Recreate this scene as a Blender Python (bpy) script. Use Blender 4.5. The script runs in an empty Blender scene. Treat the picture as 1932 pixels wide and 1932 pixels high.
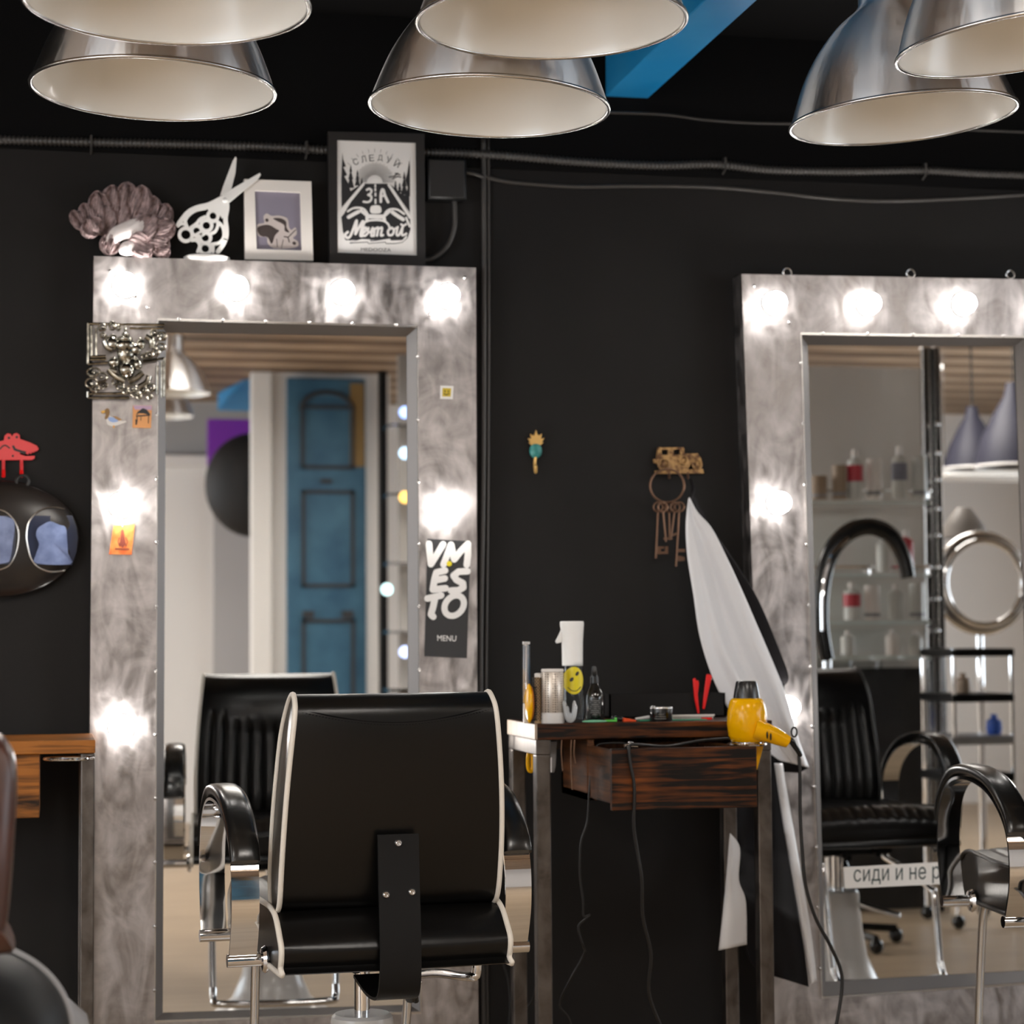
import bpy, bmesh, math, random
from mathutils import Vector, Matrix
from math import sin, cos, pi, radians as R
random.seed(7)
SC = bpy.context.scene
COL = SC.collection

# ------------------------------------------------------------------ camera, world, light, exposure
FPX = 4000.0                                  # focal length in pixels of the 1932 px frame
CAM = Vector((0, -5.14, 1.08))
YAW, PITCH, ROLL = R(12.35), R(3.35), R(0.40)
_f = Vector((sin(YAW)*cos(PITCH), cos(YAW)*cos(PITCH), sin(PITCH)))
_r0 = Vector((cos(YAW), -sin(YAW), 0)); _u0 = _r0.cross(_f)
_r = _r0*cos(ROLL) - _u0*sin(ROLL); _u = _r0*sin(ROLL) + _u0*cos(ROLL)
cam_d = bpy.data.cameras.new('camera'); cam = bpy.data.objects.new('camera', cam_d); COL.objects.link(cam)
cam.matrix_world = Matrix(((_r.x, _u.x, -_f.x, CAM.x), (_r.y, _u.y, -_f.y, CAM.y), (_r.z, _u.z, -_f.z, CAM.z), (0, 0, 0, 1)))
cam_d.sensor_fit = 'HORIZONTAL'; cam_d.sensor_width = 36; cam_d.lens = 36*FPX/1932
cam_d.clip_start = .05
cam_d.dof.use_dof = True; cam_d.dof.focus_distance = 4.02; cam_d.dof.aperture_fstop = 4.0
SC.camera = cam
W = bpy.data.worlds.new('world'); SC.world = W; W.use_nodes = True
W.node_tree.nodes['Background'].inputs[0].default_value = (.75, .82, 1, 1)
W.node_tree.nodes['Background'].inputs[1].default_value = .05
SC.view_settings.view_transform = 'Standard'; SC.view_settings.look = 'None'
SC.view_settings.gamma = 1; SC.view_settings.use_curve_mapping = False
SC.view_settings.exposure = 0.28
BULB = 56.0        # vanity bulb radiance
PANEL = 19.0       # radiance of the ceiling panels added as fill
SKY = 5.5          # daylight glow of the side windows added as fill

def P(px, py, y):                              # photo pixel -> point on the plane Y = y
    d = _f + _r*((px-966)/FPX) + _u*((966-py)/FPX)
    return CAM + d*((y-CAM.y)/d.y)
def D(px, py, depth):                          # photo pixel -> point at a depth along the view axis
    return CAM + (_f + _r*((px-966)/FPX) + _u*((966-py)/FPX))*depth
GL = -.055                                     # plane of the mirror glass
def M(px, py, a):                              # pixel seen in a mirror -> real point a metres in front of the glass
    p = P(px, py, GL+a); return Vector((p.x, GL-a, p.z))
def PXW(y): return (P(967, 966, y)-P(966, 966, y)).length
def CR(x0, y0, s): return lambda pts: [(x0+x/s, y0+y/s) for x, y in pts]

# ------------------------------------------------------------------ mesh builder
ROOT = {}
class MB:
    def __init__(s): s.v = []; s.f = []
    def add(s, vs, fs):
        b = len(s.v); s.v += [Vector(x) for x in vs]; s.f += [tuple(i+b for i in f) for f in fs]; return s
    def box(s, c, sz, rot=None):
        x, y, z = [k/2 for k in sz]; c = Vector(c)
        vs = [Vector((a, b, d)) for a in (-x, x) for b in (-y, y) for d in (-z, z)]
        if rot: vs = [rot @ q for q in vs]
        return s.add([c+q for q in vs], [(0,1,3,2),(4,6,7,5),(0,4,5,1),(2,3,7,6),(0,2,6,4),(1,5,7,3)])
    def bb(s, lo, hi): return s.box([(a+b)/2 for a, b in zip(lo, hi)], [abs(b-a) for a, b in zip(lo, hi)])
    def prism(s, front, back):                 # two equal loops of points
        n = len(front)
        return s.add(list(front)+list(back), [tuple(range(n)), tuple(range(2*n-1, n-1, -1))]+[(i, i+n, (i+1) % n+n, (i+1) % n) for i in range(n)])
    def pxp(s, pts, yf, yb):                   # outline traced in pixels on plane yf, given real thickness to yb
        MB.k = (getattr(MB, 'k', 0)+1) % 30; yf -= MB.k*1e-5
        fr = [P(x, y, yf) for x, y in pts]
        return s.prism(fr, [Vector((p.x, yb, p.z)) for p in fr])
    def flat(s, pts, y): return s.add([P(a, b, y) for a, b in pts], [tuple(range(len(pts)))])
    def stroke(s, pts, w, yf, th=.0006, closed=False):   # brush line in pixels with round ends
        pts = [Vector((a, b)) for a, b in pts]; n = len(pts)
        for i in range(n if closed else n-1):
            a, b = pts[i], pts[(i+1) % n]; d = b-a
            if d.length < 1e-6: continue
            k = Vector((-d.y, d.x)).normalized()*w/2
            s.pxp([tuple(a+k), tuple(b+k), tuple(b-k), tuple(a-k)], yf, yf+th)
        for a in pts: s.pxp([(a.x+w/2*cos(t*pi/5), a.y+w/2*sin(t*pi/5)) for t in range(10)], yf, yf+th)
        return s
    def tube(s, path, r, n=10, closed=False, cap=True, sy=1.0):
        path = [Vector(p) for p in path]; m = len(path); rs = r if isinstance(r, (list, tuple)) else [r]*m
        t0 = None; rings = []
        for i, p in enumerate(path):
            a = path[i-1] if (i > 0 or closed) else p; b = path[(i+1) % m] if (i < m-1 or closed) else p
            t = (b-a).normalized()
            if t0 is None:
                u = t.orthogonal().normalized() if abs(t.z) > .99 else t.cross(Vector((0, 0, 1))).normalized()
            else: u = (u - t*u.dot(t)).normalized()
            t0 = t; w = t.cross(u)
            rings.append([p+u*rs[i]*cos(k*2*pi/n)+w*rs[i]*sy*sin(k*2*pi/n) for k in range(n)])
        vs = [q for g in rings for q in g]
        fs = [(i*n+k, i*n+(k+1) % n, ((i+1) % m)*n+(k+1) % n, ((i+1) % m)*n+k) for i in range(m if closed else m-1) for k in range(n)]
        if cap and not closed: fs += [tuple(range(n-1, -1, -1)), tuple((m-1)*n+k for k in range(n))]
        return s.add(vs, fs)
    def lathe(s, prof, c=(0, 0, 0), n=32, mat=None):
        c = Vector(c); vs = []; fs = []
        for r, z in prof:
            for k in range(n):
                q = Vector((r*cos(k*2*pi/n), r*sin(k*2*pi/n), z)); vs.append(c+(mat @ q if mat else q))
        for i in range(len(prof)-1):
            for k in range(n): fs.append((i*n+k, i*n+(k+1) % n, (i+1)*n+(k+1) % n, (i+1)*n+k))
        return s.add(vs, fs)
    def ball(s, c, r, nu=20, nv=12, rot=None):
        c = Vector(c); r = Vector((r, r, r)) if not hasattr(r, '__len__') else Vector(r)
        vs = []; fs = []
        for j in range(nv+1):
            for i in range(nu):
                a = i*2*pi/nu; b = pi*j/nv
                q = Vector((r.x*sin(b)*cos(a), r.y*sin(b)*sin(a), r.z*cos(b))); vs.append(c+(rot @ q if rot else q))
        for j in range(nv):
            for i in range(nu): fs.append((j*nu+i, (j+1)*nu+i, (j+1)*nu+(i+1) % nu, j*nu+(i+1) % nu))
        return s.add(vs, fs)
    def grid(s, fn, nu, nv, closeu=False):
        vs = [fn(i/nu, j/nv) for j in range(nv+1) for i in range(nu if closeu else nu+1)]
        m = nu if closeu else nu+1
        fs = [(j*m+i, j*m+(i+1) % m, (j+1)*m+(i+1) % m, (j+1)*m+i) for j in range(nv) for i in range(nu)]
        return s.add(vs, fs)
    def build(s, name, mat, parent=None, local=False, smooth=True, bevel=0, seg=2, angle=40, sub=0, solid=0, recalc=True):
        me = bpy.data.meshes.new(name)
        vs = s.v
        if parent is not None and not local:
            inv = ROOT[parent.name].inverted(); vs = [inv @ q for q in vs]
        me.from_pydata([tuple(q) for q in vs], [], s.f)
        bm = bmesh.new(); bm.from_mesh(me)
        bmesh.ops.remove_doubles(bm, verts=bm.verts, dist=1e-6)
        if recalc: bmesh.ops.recalc_face_normals(bm, faces=bm.faces)
        bm.to_mesh(me); bm.free()
        o = bpy.data.objects.new(name, me); COL.objects.link(o)
        for m in (mat if isinstance(mat, (list, tuple)) else [mat]): me.materials.append(m)
        if smooth:
            for p in me.polygons: p.use_smooth = True
            me.set_sharp_from_angle(angle=R(angle))
        if solid:
            q = o.modifiers.new('thickness', 'SOLIDIFY'); q.thickness = solid; q.offset = 0
        if bevel:
            q = o.modifiers.new('bevel', 'BEVEL'); q.width = bevel; q.segments = seg; q.limit_method = 'ANGLE'; q.angle_limit = R(35)
        if sub:
            q = o.modifiers.new('subd', 'SUBSURF'); q.levels = sub; q.render_levels = sub
        if parent is not None:
            o.parent = parent; ROOT[o.name] = ROOT[parent.name]
        else: ROOT[o.name] = Matrix.Identity(4)
        return o

def tag(o, label, cat=None, group=None, kind=None):
    o['label'] = label
    if cat: o['category'] = cat
    if group: o['group'] = group
    if kind: o['kind'] = kind
    return o
def thing(name, label, cat, loc=(0, 0, 0), rz=0, group=None, mat=None):
    o = bpy.data.objects.new(name, None); COL.objects.link(o); o.empty_display_size = .05
    m = mat if mat else Matrix.Translation(Vector(loc)) @ Matrix.Rotation(rz, 4, 'Z')
    o.matrix_world = m; ROOT[o.name] = m.copy()
    return tag(o, label, cat, group)
def struct(o, label):
    o['label'] = label; o['category'] = o.name.split('_')[0].split('.')[0]; o['kind'] = 'structure'; return o
def copy_tree(o, mat=None, parent=None):
    c = o.copy(); COL.objects.link(c)
    if parent: c.parent = parent
    if mat is not None: c.matrix_world = mat; ROOT[c.name] = mat.copy()
    for ch in list(o.children): copy_tree(ch, None, c)
    return c
def label_part(o, t): o['label'] = t; return o
def cr(pts, n=6, closed=False):                # Catmull-Rom through points (any dimension)
    pts = [Vector(p) for p in pts]; m = len(pts); out = []
    for i in range(m if closed else m-1):
        p0 = pts[(i-1) % m] if (i > 0 or closed) else pts[0]; p1 = pts[i]; p2 = pts[(i+1) % m]
        p3 = pts[(i+2) % m] if (i+2 < m or closed) else pts[-1]
        for k in range(n):
            t = k/n
            out.append(.5*((2*p1)+(p2-p0)*t+(2*p0-5*p1+4*p2-p3)*t*t+(3*p1-p0-3*p2+p3)*t*t*t))
    if not closed: out.append(pts[-1])
    return out
def crp(pts, n=6, closed=False): return [(q.x, q.y) for q in cr([(a, b) for a, b in pts], n, closed)]
def circ(cx, cy, rx, ry=None, n=20):
    ry = rx if ry is None else ry
    return [(cx+rx*cos(k*2*pi/n), cy+ry*sin(k*2*pi/n)) for k in range(n)]

# ------------------------------------------------------------------ materials
def mk(name):
    m = bpy.data.materials.new(name); m.use_nodes = True
    return m, m.node_tree.nodes, m.node_tree.links, m.node_tree.nodes['Principled BSDF']
def plain(name, col, rough=.5, metal=0, ior=None, bump=0, bscale=200, var=0, vscale=6, coat=0, trans=0, emit=0, aniso=0):
    m, N, L, b = mk(name)
    c = tuple(col)+(1,)
    b.inputs['Base Color'].default_value = c; b.inputs['Roughness'].default_value = rough; b.inputs['Metallic'].default_value = metal
    if ior: b.inputs['IOR'].default_value = ior
    if coat: b.inputs['Coat Weight'].default_value = coat; b.inputs['Coat Roughness'].default_value = .05
    if trans: b.inputs['Transmission Weight'].default_value = trans
    if aniso: b.inputs['Anisotropic'].default_value = aniso
    if emit: b.inputs['Emission Color'].default_value = c; b.inputs['Emission Strength'].default_value = emit
    tc = N.new('ShaderNodeTexCoord')
    if var:
        n = N.new('ShaderNodeTexNoise'); n.inputs['Scale'].default_value = vscale; n.inputs['Detail'].default_value = 5
        L.new(tc.outputs['Object'], n.inputs['Vector'])
        r = N.new('ShaderNodeValToRGB'); r.color_ramp.elements[0].position = .3; r.color_ramp.elements[1].position = .7
        r.color_ramp.elements[0].color = tuple(k*(1-var) for k in col)+(1,); r.color_ramp.elements[1].color = tuple(min(1, k*(1+var)) for k in col)+(1,)
        L.new(n.outputs['Fac'], r.inputs['Fac']); L.new(r.outputs['Color'], b.inputs['Base Color'])
    if bump:
        n = N.new('ShaderNodeTexNoise'); n.inputs['Scale'].default_value = bscale; n.inputs['Detail'].default_value = 4
        L.new(tc.outputs['Object'], n.inputs['Vector'])
        k = N.new('ShaderNodeBump'); k.inputs['Strength'].default_value = bump; k.inputs['Distance'].default_value = .002
        L.new(n.outputs['Fac'], k.inputs['Height']); L.new(k.outputs['Normal'], b.inputs['Normal'])
    return m
def steel(name, base=(.415, .39, .385)):       # ground sheet steel with burnished smears
    m, N, L, b = mk(name); b.inputs['Metallic'].default_value = 1
    tc = N.new('ShaderNodeTexCoord')
    n1 = N.new('ShaderNodeTexNoise'); n1.inputs['Scale'].default_value = 7; n1.inputs['Detail'].default_value = 4; n1.inputs['Distortion'].default_value = 2.6; n1.inputs['Roughness'].default_value = .62
    L.new(tc.outputs['Object'], n1.inputs['Vector'])
    mp = N.new('ShaderNodeMapping'); mp.inputs['Scale'].default_value = (7, 7, 2.6); mp.inputs['Rotation'].default_value = (0, R(35), 0)
    L.new(tc.outputs['Object'], mp.inputs['Vector'])
    n2 = N.new('ShaderNodeTexNoise'); n2.inputs['Scale'].default_value = 2.2; n2.inputs['Detail'].default_value = 4; n2.inputs['Distortion'].default_value = 2.2
    L.new(mp.outputs['Vector'], n2.inputs['Vector'])
    mx = N.new('ShaderNodeMath'); mx.operation = 'ADD'; L.new(n1.outputs['Fac'], mx.inputs[0]); L.new(n2.outputs['Fac'], mx.inputs[1])
    r = N.new('ShaderNodeMapRange'); r.inputs['From Min'].default_value = .75; r.inputs['From Max'].default_value = 1.3; r.inputs['To Min'].default_value = .30; r.inputs['To Max'].default_value = .56
    L.new(mx.outputs[0], r.inputs['Value']); L.new(r.outputs['Result'], b.inputs['Roughness'])
    c = N.new('ShaderNodeValToRGB'); c.color_ramp.elements[0].position = .36; c.color_ramp.elements[1].position = .68
    c.color_ramp.elements[0].color = tuple(k*.68 for k in base)+(1,); c.color_ramp.elements[1].color = tuple(min(1, k*1.5) for k in base)+(1,)
    h = N.new('ShaderNodeMath'); h.operation = 'MULTIPLY'; h.inputs[1].default_value = .5; L.new(mx.outputs[0], h.inputs[0])
    L.new(h.outputs[0], c.inputs['Fac']); L.new(c.outputs['Color'], b.inputs['Base Color'])
    k = N.new('ShaderNodeBump'); k.inputs['Strength'].default_value = .10; k.inputs['Distance'].default_value = .004
    L.new(mx.outputs[0], k.inputs['Height']); L.new(k.outputs['Normal'], b.inputs['Normal'])
    return m
def wood(name, dark, light, axis='x', scale=1.0, rough=.45, contrast=(.42, .72), spec=.5):
    m, N, L, b = mk(name); b.inputs['Roughness'].default_value = rough; b.inputs['Specular IOR Level'].default_value = spec
    tc = N.new('ShaderNodeTexCoord'); mp = N.new('ShaderNodeMapping')
    s = {'x': (1.6, 26, 26), 'y': (26, 1.6, 26), 'z': (26, 26, 1.6)}[axis]
    mp.inputs['Scale'].default_value = tuple(k*scale for k in s); L.new(tc.outputs['Object'], mp.inputs['Vector'])
    n = N.new('ShaderNodeTexNoise'); n.inputs['Scale'].default_value = 2.4; n.inputs['Detail'].default_value = 6; n.inputs['Distortion'].default_value = .7
    L.new(mp.outputs['Vector'], n.inputs['Vector'])
    n2 = N.new('ShaderNodeTexNoise'); n2.inputs['Scale'].default_value = 5*scale; n2.inputs['Detail'].default_value = 2
    L.new(tc.outputs['Object'], n2.inputs['Vector'])
    a = N.new('ShaderNodeMath'); a.operation = 'MULTIPLY_ADD'; a.inputs[1].default_value = .5; L.new(n2.outputs['Fac'], a.inputs[0])
    a2 = N.new('ShaderNodeMath'); a2.operation = 'MULTIPLY'; a2.inputs[1].default_value = .75; L.new(n.outputs['Fac'], a2.inputs[0]); L.new(a2.outputs[0], a.inputs[2])
    r = N.new('ShaderNodeValToRGB'); r.color_ramp.elements[0].position = contrast[0]; r.color_ramp.elements[1].position = contrast[1]
    r.color_ramp.elements[0].color = tuple(dark)+(1,); r.color_ramp.elements[1].color = tuple(light)+(1,)
    L.new(a.outputs[0], r.inputs['Fac']); L.new(r.outputs['Color'], b.inputs['Base Color'])
    k = N.new('ShaderNodeBump'); k.inputs['Strength'].default_value = .25; k.inputs['Distance'].default_value = .002
    L.new(n.outputs['Fac'], k.inputs['Height']); L.new(k.outputs['Normal'], b.inputs['Normal'])
    return m
def two_tone(name, c1, c2, scale=4, lo=.4, hi=.6, rough=.5, metal=0, detail=6):
    m = plain(name, c1, rough, metal, var=.01, vscale=scale)
    for nd in m.node_tree.nodes:
        if nd.type == 'VALTORGB':
            nd.color_ramp.elements[0].position = lo; nd.color_ramp.elements[1].position = hi
            nd.color_ramp.elements[0].color = tuple(c1)+(1,); nd.color_ramp.elements[1].color = tuple(c2)+(1,)
        if nd.type == 'TEX_NOISE': nd.inputs['Detail'].default_value = detail
    return m
def emission(name, col, st):
    m = bpy.data.materials.new(name); m.use_nodes = True; N = m.node_tree.nodes; N.clear()
    e = N.new('ShaderNodeEmission'); e.inputs[0].default_value = tuple(col)+(1,); e.inputs[1].default_value = st
    o = N.new('ShaderNodeOutputMaterial'); m.node_tree.links.new(e.outputs[0], o.inputs[0]); return m

m_wall = plain('black_wall_paint', (.0160, .0150, .0147), .5, ior=1.2, bump=.25, bscale=26, var=.10, vscale=3)
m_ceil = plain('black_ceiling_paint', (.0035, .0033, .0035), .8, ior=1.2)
m_white = plain('white_wall_paint', (.74, .715, .69), .7, bump=.06, bscale=40)
m_greyw = plain('grey_wall_paint', (.34, .335, .33), .7)
m_floor = wood('oak_floor', (.26, .19, .12), (.40, .30, .20), 'x', .5, .42, (.3, .8))
m_planksd = wood('ceiling_planks_dark', (.05, .03, .015), (.20, .12, .065), 'x', .35, .6, (.35, .75))
m_planks = wood('ceiling_planks', (.11, .06, .03), (.52, .38, .26), 'x', .35, .6, (.35, .75))
m_steel = steel('ground_steel')
m_trim = plain('trim_steel', (.19, .18, .175), .45, 1, bump=.05, bscale=30)
m_mirror = plain('mirror_silver', (.90, .91, .91), 0.0, 1)
m_bulb = emission('bulb_glow', (1, .965, .92), BULB)
m_socket = plain('bulb_socket', (.75, .75, .73), .4)
m_chrome = plain('chrome', (.82, .82, .83), .05, 1)
m_nickel = plain('dull_nickel', (.58, .57, .56), .25, 1)
m_alu = plain('spun_aluminium', (.80, .78, .77), .36, 1, aniso=1.0)
_n = m_alu.node_tree.nodes; _l = m_alu.node_tree.links
_mp = _n.new('ShaderNodeMapping'); _mp.inputs['Scale'].default_value = (16, 16, 2.0); _l.new(_n['Texture Coordinate'].outputs['Object'], _mp.inputs['Vector'])
_nz = _n.new('ShaderNodeTexNoise'); _nz.inputs['Scale'].default_value = 1.0; _nz.inputs['Detail'].default_value = 3; _l.new(_mp.outputs['Vector'], _nz.inputs['Vector'])
_bp = _n.new('ShaderNodeBump'); _bp.inputs['Strength'].default_value = .4; _bp.inputs['Distance'].default_value = .012; _l.new(_nz.outputs['Fac'], _bp.inputs['Height']); _l.new(_bp.outputs['Normal'], _n['Principled BSDF'].inputs['Normal'])
_t = _n.new('ShaderNodeTangent'); _t.direction_type = 'RADIAL'; _t.axis = 'Z'; _n['Principled BSDF'].inputs['Anisotropic Rotation'].default_value = .25
m_alu.node_tree.links.new(_t.outputs['Tangent'], _n['Principled BSDF'].inputs['Tangent'])
m_enamel = plain('white_enamel', (.84, .815, .76), .28, coat=.15)
m_leather = plain('black_leather', (.0022, .0020, .0019), .30, bump=.10, bscale=110, ior=1.38)
m_leatherf = plain('black_leather_glossy', (.008, .0075, .007), .24, bump=.10, bscale=70, ior=1.5)
m_piping = plain('cream_piping', (.66, .61, .54), .45)
m_pipdark = plain('black_piping', (.02, .02, .02), .3)
m_blackp = plain('black_plastic', (.012, .012, .012), .25)
m_blackm = plain('black_powder_coat', (.0045, .0046, .005), .45, ior=1.3)
m_basew = plain('white_base_plastic', (.62, .60, .58), .3, coat=.2)
m_blue = two_tone('blue_beam_paint', (.005, .22, .52), (.05, .31, .60), 3, .35, .8, .38)
m_cable = plain('black_cable', (.008, .0075, .0075), .45)
m_conduit = plain('black_conduit', (.045, .041, .038), .4)
m_tube = steel('square_tube_steel', (.13, .115, .105))
m_burnt = wood('burnt_pine', (.004, .0025, .002), (.19, .052, .008), 'x', 1.7, .45, (.57, .90), .25)
m_burntL = wood('burnt_pine_warm', (.008, .0035, .002), (.34, .12, .02), 'x', 1.3, .4, (.47, .70), .3)
m_burntside = wood('burnt_pine_side', (.008, .005, .0035), (.19, .07, .022), 'y', 1.1, .45, (.45, .80), .3)
m_endgrain = wood('bare_end_grain', (.16, .11, .075), (.36, .28, .21), 'z', .7, .5, (.35, .7))
m_paper = plain('white_paper', (.80, .78, .76), .5)
m_ink = plain('black_ink', (.018, .018, .020), .5)
m_frameblk = plain('black_picture_frame', (.012, .011, .011), .4)
m_offwhite = plain('off_white_paint', (.72, .68, .64), .45)
m_whitepl = plain('white_plastic', (.84, .83, .81), .35)
m_gold = plain('aged_gold', (.70, .44, .15), .38, .7, bump=.2, bscale=90)
m_teal = two_tone('teal_enamel', (.02, .18, .17), (.07, .30, .28), 60, .4, .65, .4)
m_brass = two_tone('flaking_bronze', (.42, .25, .10), (.12, .055, .025), 70, .42, .62, .45, .5)
m_rust = plain('rusty_iron', (.17, .095, .06), .5, .7, bump=.3, bscale=160)
m_yellow = plain('yellow_plastic', (.86, .43, .001), .14, ior=1.33)
m_red = plain('red_plastic', (.78, .012, .012), .3)
m_redhook = plain('coral_red_enamel', (.72, .055, .06), .35)
m_green = plain('mint_green_plastic', (.22, .56, .36), .35)
m_greenclip = plain('bright_green_plastic', (.10, .52, .08), .3)
m_glass = plain('clear_plastic', (.95, .97, .97), .04, trans=1, ior=1.2)
m_darkglass = plain('dark_bottle_glass', (.004, .004, .004), .06, coat=.5)
m_cape = plain('silver_white_cape', (.72, .72, .74), .42, bump=.05, bscale=14)
m_capeblk = plain('black_cape', (.010, .009, .010), .6, ior=1.2, bump=.08, bscale=20)
m_coral = plain('mauve_coral', (.34, .25, .25), .75, bump=1.0, bscale=90, var=.5, vscale=60)
m_coralw = plain('pale_coral_base', (.86, .80, .79), .6, bump=.5, bscale=60)
m_relief = two_tone('tarnished_silver', (.55, .53, .47), (.16, .15, .125), 60, .4, .65, .14, 1)
m_brown = two_tone('brown_leather', (.030, .009, .005), (.060, .018, .010), 12, .35, .7, .3)
m_greypl = plain('grey_plastic', (.24, .24, .25), .4)
# ================================================================== the setting
XL, XR, YB, ZC = -3.0, 6.4, -7.6, 2.62
o = MB().bb((XL, 0, 0), (XR, .12, ZC)).build('wall_back', m_wall, smooth=False); struct(o, 'black painted wall behind the mirrors')
o = MB().bb((XL-.12, YB, 0), (XL, .12, ZC)).build('wall_left', m_white, smooth=False); struct(o, 'plain side wall of the salon')
o = MB().bb((XR, YB, 0), (XR+.12, .12, ZC)).build('wall_right', m_white, smooth=False); struct(o, 'plain side wall of the salon')
o = MB().bb((XL-.12, YB-.12, 0), (XR+.12, YB, ZC)).build('wall_rear', m_white, smooth=False); struct(o, 'white wall across the room seen in the mirrors')
o = MB().bb((XL-.12, YB-.12, -.1), (XR+.12, .12, 0)).build('floor', m_floor, smooth=False); struct(o, 'light brown wooden floor')
o = MB().bb((XL-.12, -.9, ZC), (XR+.12, .12, ZC+.1)).build('ceiling', m_ceil, smooth=False); struct(o, 'black painted ceiling over the mirrors')
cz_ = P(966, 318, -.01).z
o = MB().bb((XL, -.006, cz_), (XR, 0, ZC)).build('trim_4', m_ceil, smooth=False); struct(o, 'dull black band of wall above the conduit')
ZR, YS = 2.48, -4.5                                  # lower plank ceiling at the rear
b = MB(); bd = MB(); kk_ = 0; y = YB-.12
while y < -.92:
    z = ZR if y < YS-.05 else ZC; ye = min(y+.176, -.9)
    (b, bd)[kk_ % 2].bb((XL-.12, y+.004, z), (XR+.12, ye, z+.06)); bd.bb((XL-.12, y, z+.03), (XR+.12, min(y+.18, -.9), z+.1)); y += .18; kk_ += 1
b.bb((XL-.12, YS, ZR), (XR+.12, YS+.13, ZC+.1))
o = b.build('ceiling', m_planks, smooth=False); struct(o, 'bare wooden plank ceiling over the rest of the room')
o = bd.build('ceiling', m_planksd, smooth=False); struct(o, 'darker wooden boards between the pale ceiling planks')

# daylight panes in side windows added out of view to brighten the room
m_sky = emission('daylight', (.86, .93, 1), SKY)
for nm, x, sg, ya, yb_, lab in (('window_fill_1', XL, 1, -6.6, -2.6, 'added fill-light window in the left side wall'), ('window_fill_2', XR, -1, -5.8, -2.4, 'added fill-light window in the right side wall')):
    z0, z1 = .75, 2.15
    b = MB(); t = .05
    for lo, hi in (((ya, z0), (ya+t, z1)), ((yb_-t, z0), (yb_, z1)), ((ya, z0), (yb_, z0+t)), ((ya, z1-t), (yb_, z1)), (((ya+yb_)/2-t/2, z0), ((ya+yb_)/2+t/2, z1))):
        b.bb((x+sg*.001, lo[0], lo[1]), (x+sg*.045, hi[0], hi[1]))
    wf = b.build(nm, m_offwhite, None, smooth=False); struct(wf, lab)
    MB().bb((x+sg*.002, ya+t, z0+t), (x+sg*.012, yb_-t, z1-t)).build('pane', m_sky, wf, smooth=False)

# ================================================================== lighted mirrors
def vanity(label, outer, ridge, glass, bulbs, rivn):
    yF = -.07
    c = P(outer[3][0], outer[3][1], 0)
    T = thing('lighted_mirror', label, 'mirror', (c.x, 0, c.z), group=None)
    o4 = [P(x, y, yF) for x, y in outer]; r4 = [P(x, y, yF) for x, y in ridge]; g4 = [P(x, y, GL-.002) for x, y in glass]
    back = [Vector((p.x, -.001, p.z)) for p in o4]; rb = [Vector((p.x, GL+.004, p.z)) for p in r4]; rbb = [Vector((p.x, -.001, p.z)) for p in r4]
    b = MB()
    for i in range(4):
        j = (i+1) % 4
        b.add([o4[i], o4[j], r4[j], r4[i]], [(0, 1, 2, 3)]); b.add([o4[i], back[i], back[j], o4[j]], [(0, 1, 2, 3)])
        b.add([r4[i], r4[j], rbb[j], rbb[i]], [(0, 1, 2, 3)]); b.add([back[i], rbb[i], rbb[j], back[j]], [(0, 1, 2, 3)])
    b.build('frame', m_steel, T, angle=20)
    b = MB(); bd_ = MB()
    cen = sum(r4, Vector())/4
    for i in range(4):
        j = (i+1) % 4
        a, e = r4[i], r4[j]
        inn = lambda p, d: p + (Vector((cen.x, p.y, cen.z))-p).normalized()*d
        # raised bead on the edge, then the sloping lip down to the glass
        q = [a+Vector((0, -.0002, 0)), e+Vector((0, -.0002, 0))]
        s = [Vector((p.x, yF-.006, p.z)) for p in (a, e)]
        i1 = [inn(p, .006) for p in (a, e)]; s2 = [Vector((p.x, yF-.006, p.z)) for p in i1]
        l0 = [Vector((p.x, yF+.003, p.z)) for p in i1]; l1 = [g4[i], g4[j]]
        bd_.add([q[0], q[1], s[1], s[0]], [(0, 1, 2, 3)]); bd_.add([s[0], s[1], s2[1], s2[0]], [(0, 1, 2, 3)])
        bd_.add([s2[0], s2[1], l0[1], l0[0]], [(0, 1, 2, 3)]); b.add([l0[0], l0[1], l1[1], l1[0]], [(0, 1, 2, 3)])
    b.build('inner_trim', m_trim, T, angle=20); bd_.build('edge_bead', m_nickel, T, angle=20)
    gb = [Vector((p.x, -.02, p.z)) for p in r4]
    MB().prism([p+(p-cen)*.01*0+Vector((0, GL-p.y, 0)) for p in r4], gb).build('mirror_glass', m_mirror, T, smooth=False)
    for (a, e, n) in rivn:
        for t in range(n):
            w = (t+.5)/n
            p = P(a[0]+(e[0]-a[0])*w, a[1]+(e[1]-a[1])*w, yF-.006)
            MB().ball(p, (.0042, .003, .0042), 10, 6).build('rivet', m_nickel, T)
    fm = Matrix.Rotation(R(90), 3, 'X')
    for (x, y) in bulbs:
        c = P(x, y, yF-.028)
        h = MB().lathe([(.0, .001), (.0305, .001), (.0315, .003), (.0305, .010), (.0290, .011), (.0270, .008), (.0, .007)], (c.x, yF+.001, c.z), 24, fm).build('bulb_holder', m_socket, T)
        g = MB().ball(c, .0268, 24, 14).build('bulb', m_bulb, T)
    return T
LM = vanity('tall steel-framed mirror with round bulbs behind the white-piped chair, ornaments standing on its top edge',
    [(177, 483), (898, 505), (903, 2002), (164, 2014)], [(297, 601), (788, 614), (794, 1912), (291, 1929)],
    [(313, 627), (767, 635), (772, 1896), (307, 1911)],
    [(237, 535), (447, 541), (648, 549), (847, 557), (230, 952), (230, 1373), (848, 957), (848, 1378)],
    [((297, 601), (788, 614), 6), ((297, 601), (291, 1929), 11), ((788, 614), (794, 1912), 11), ((196, 500), (290, 592), 4), ((888, 512), (800, 606), 4)])
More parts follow.
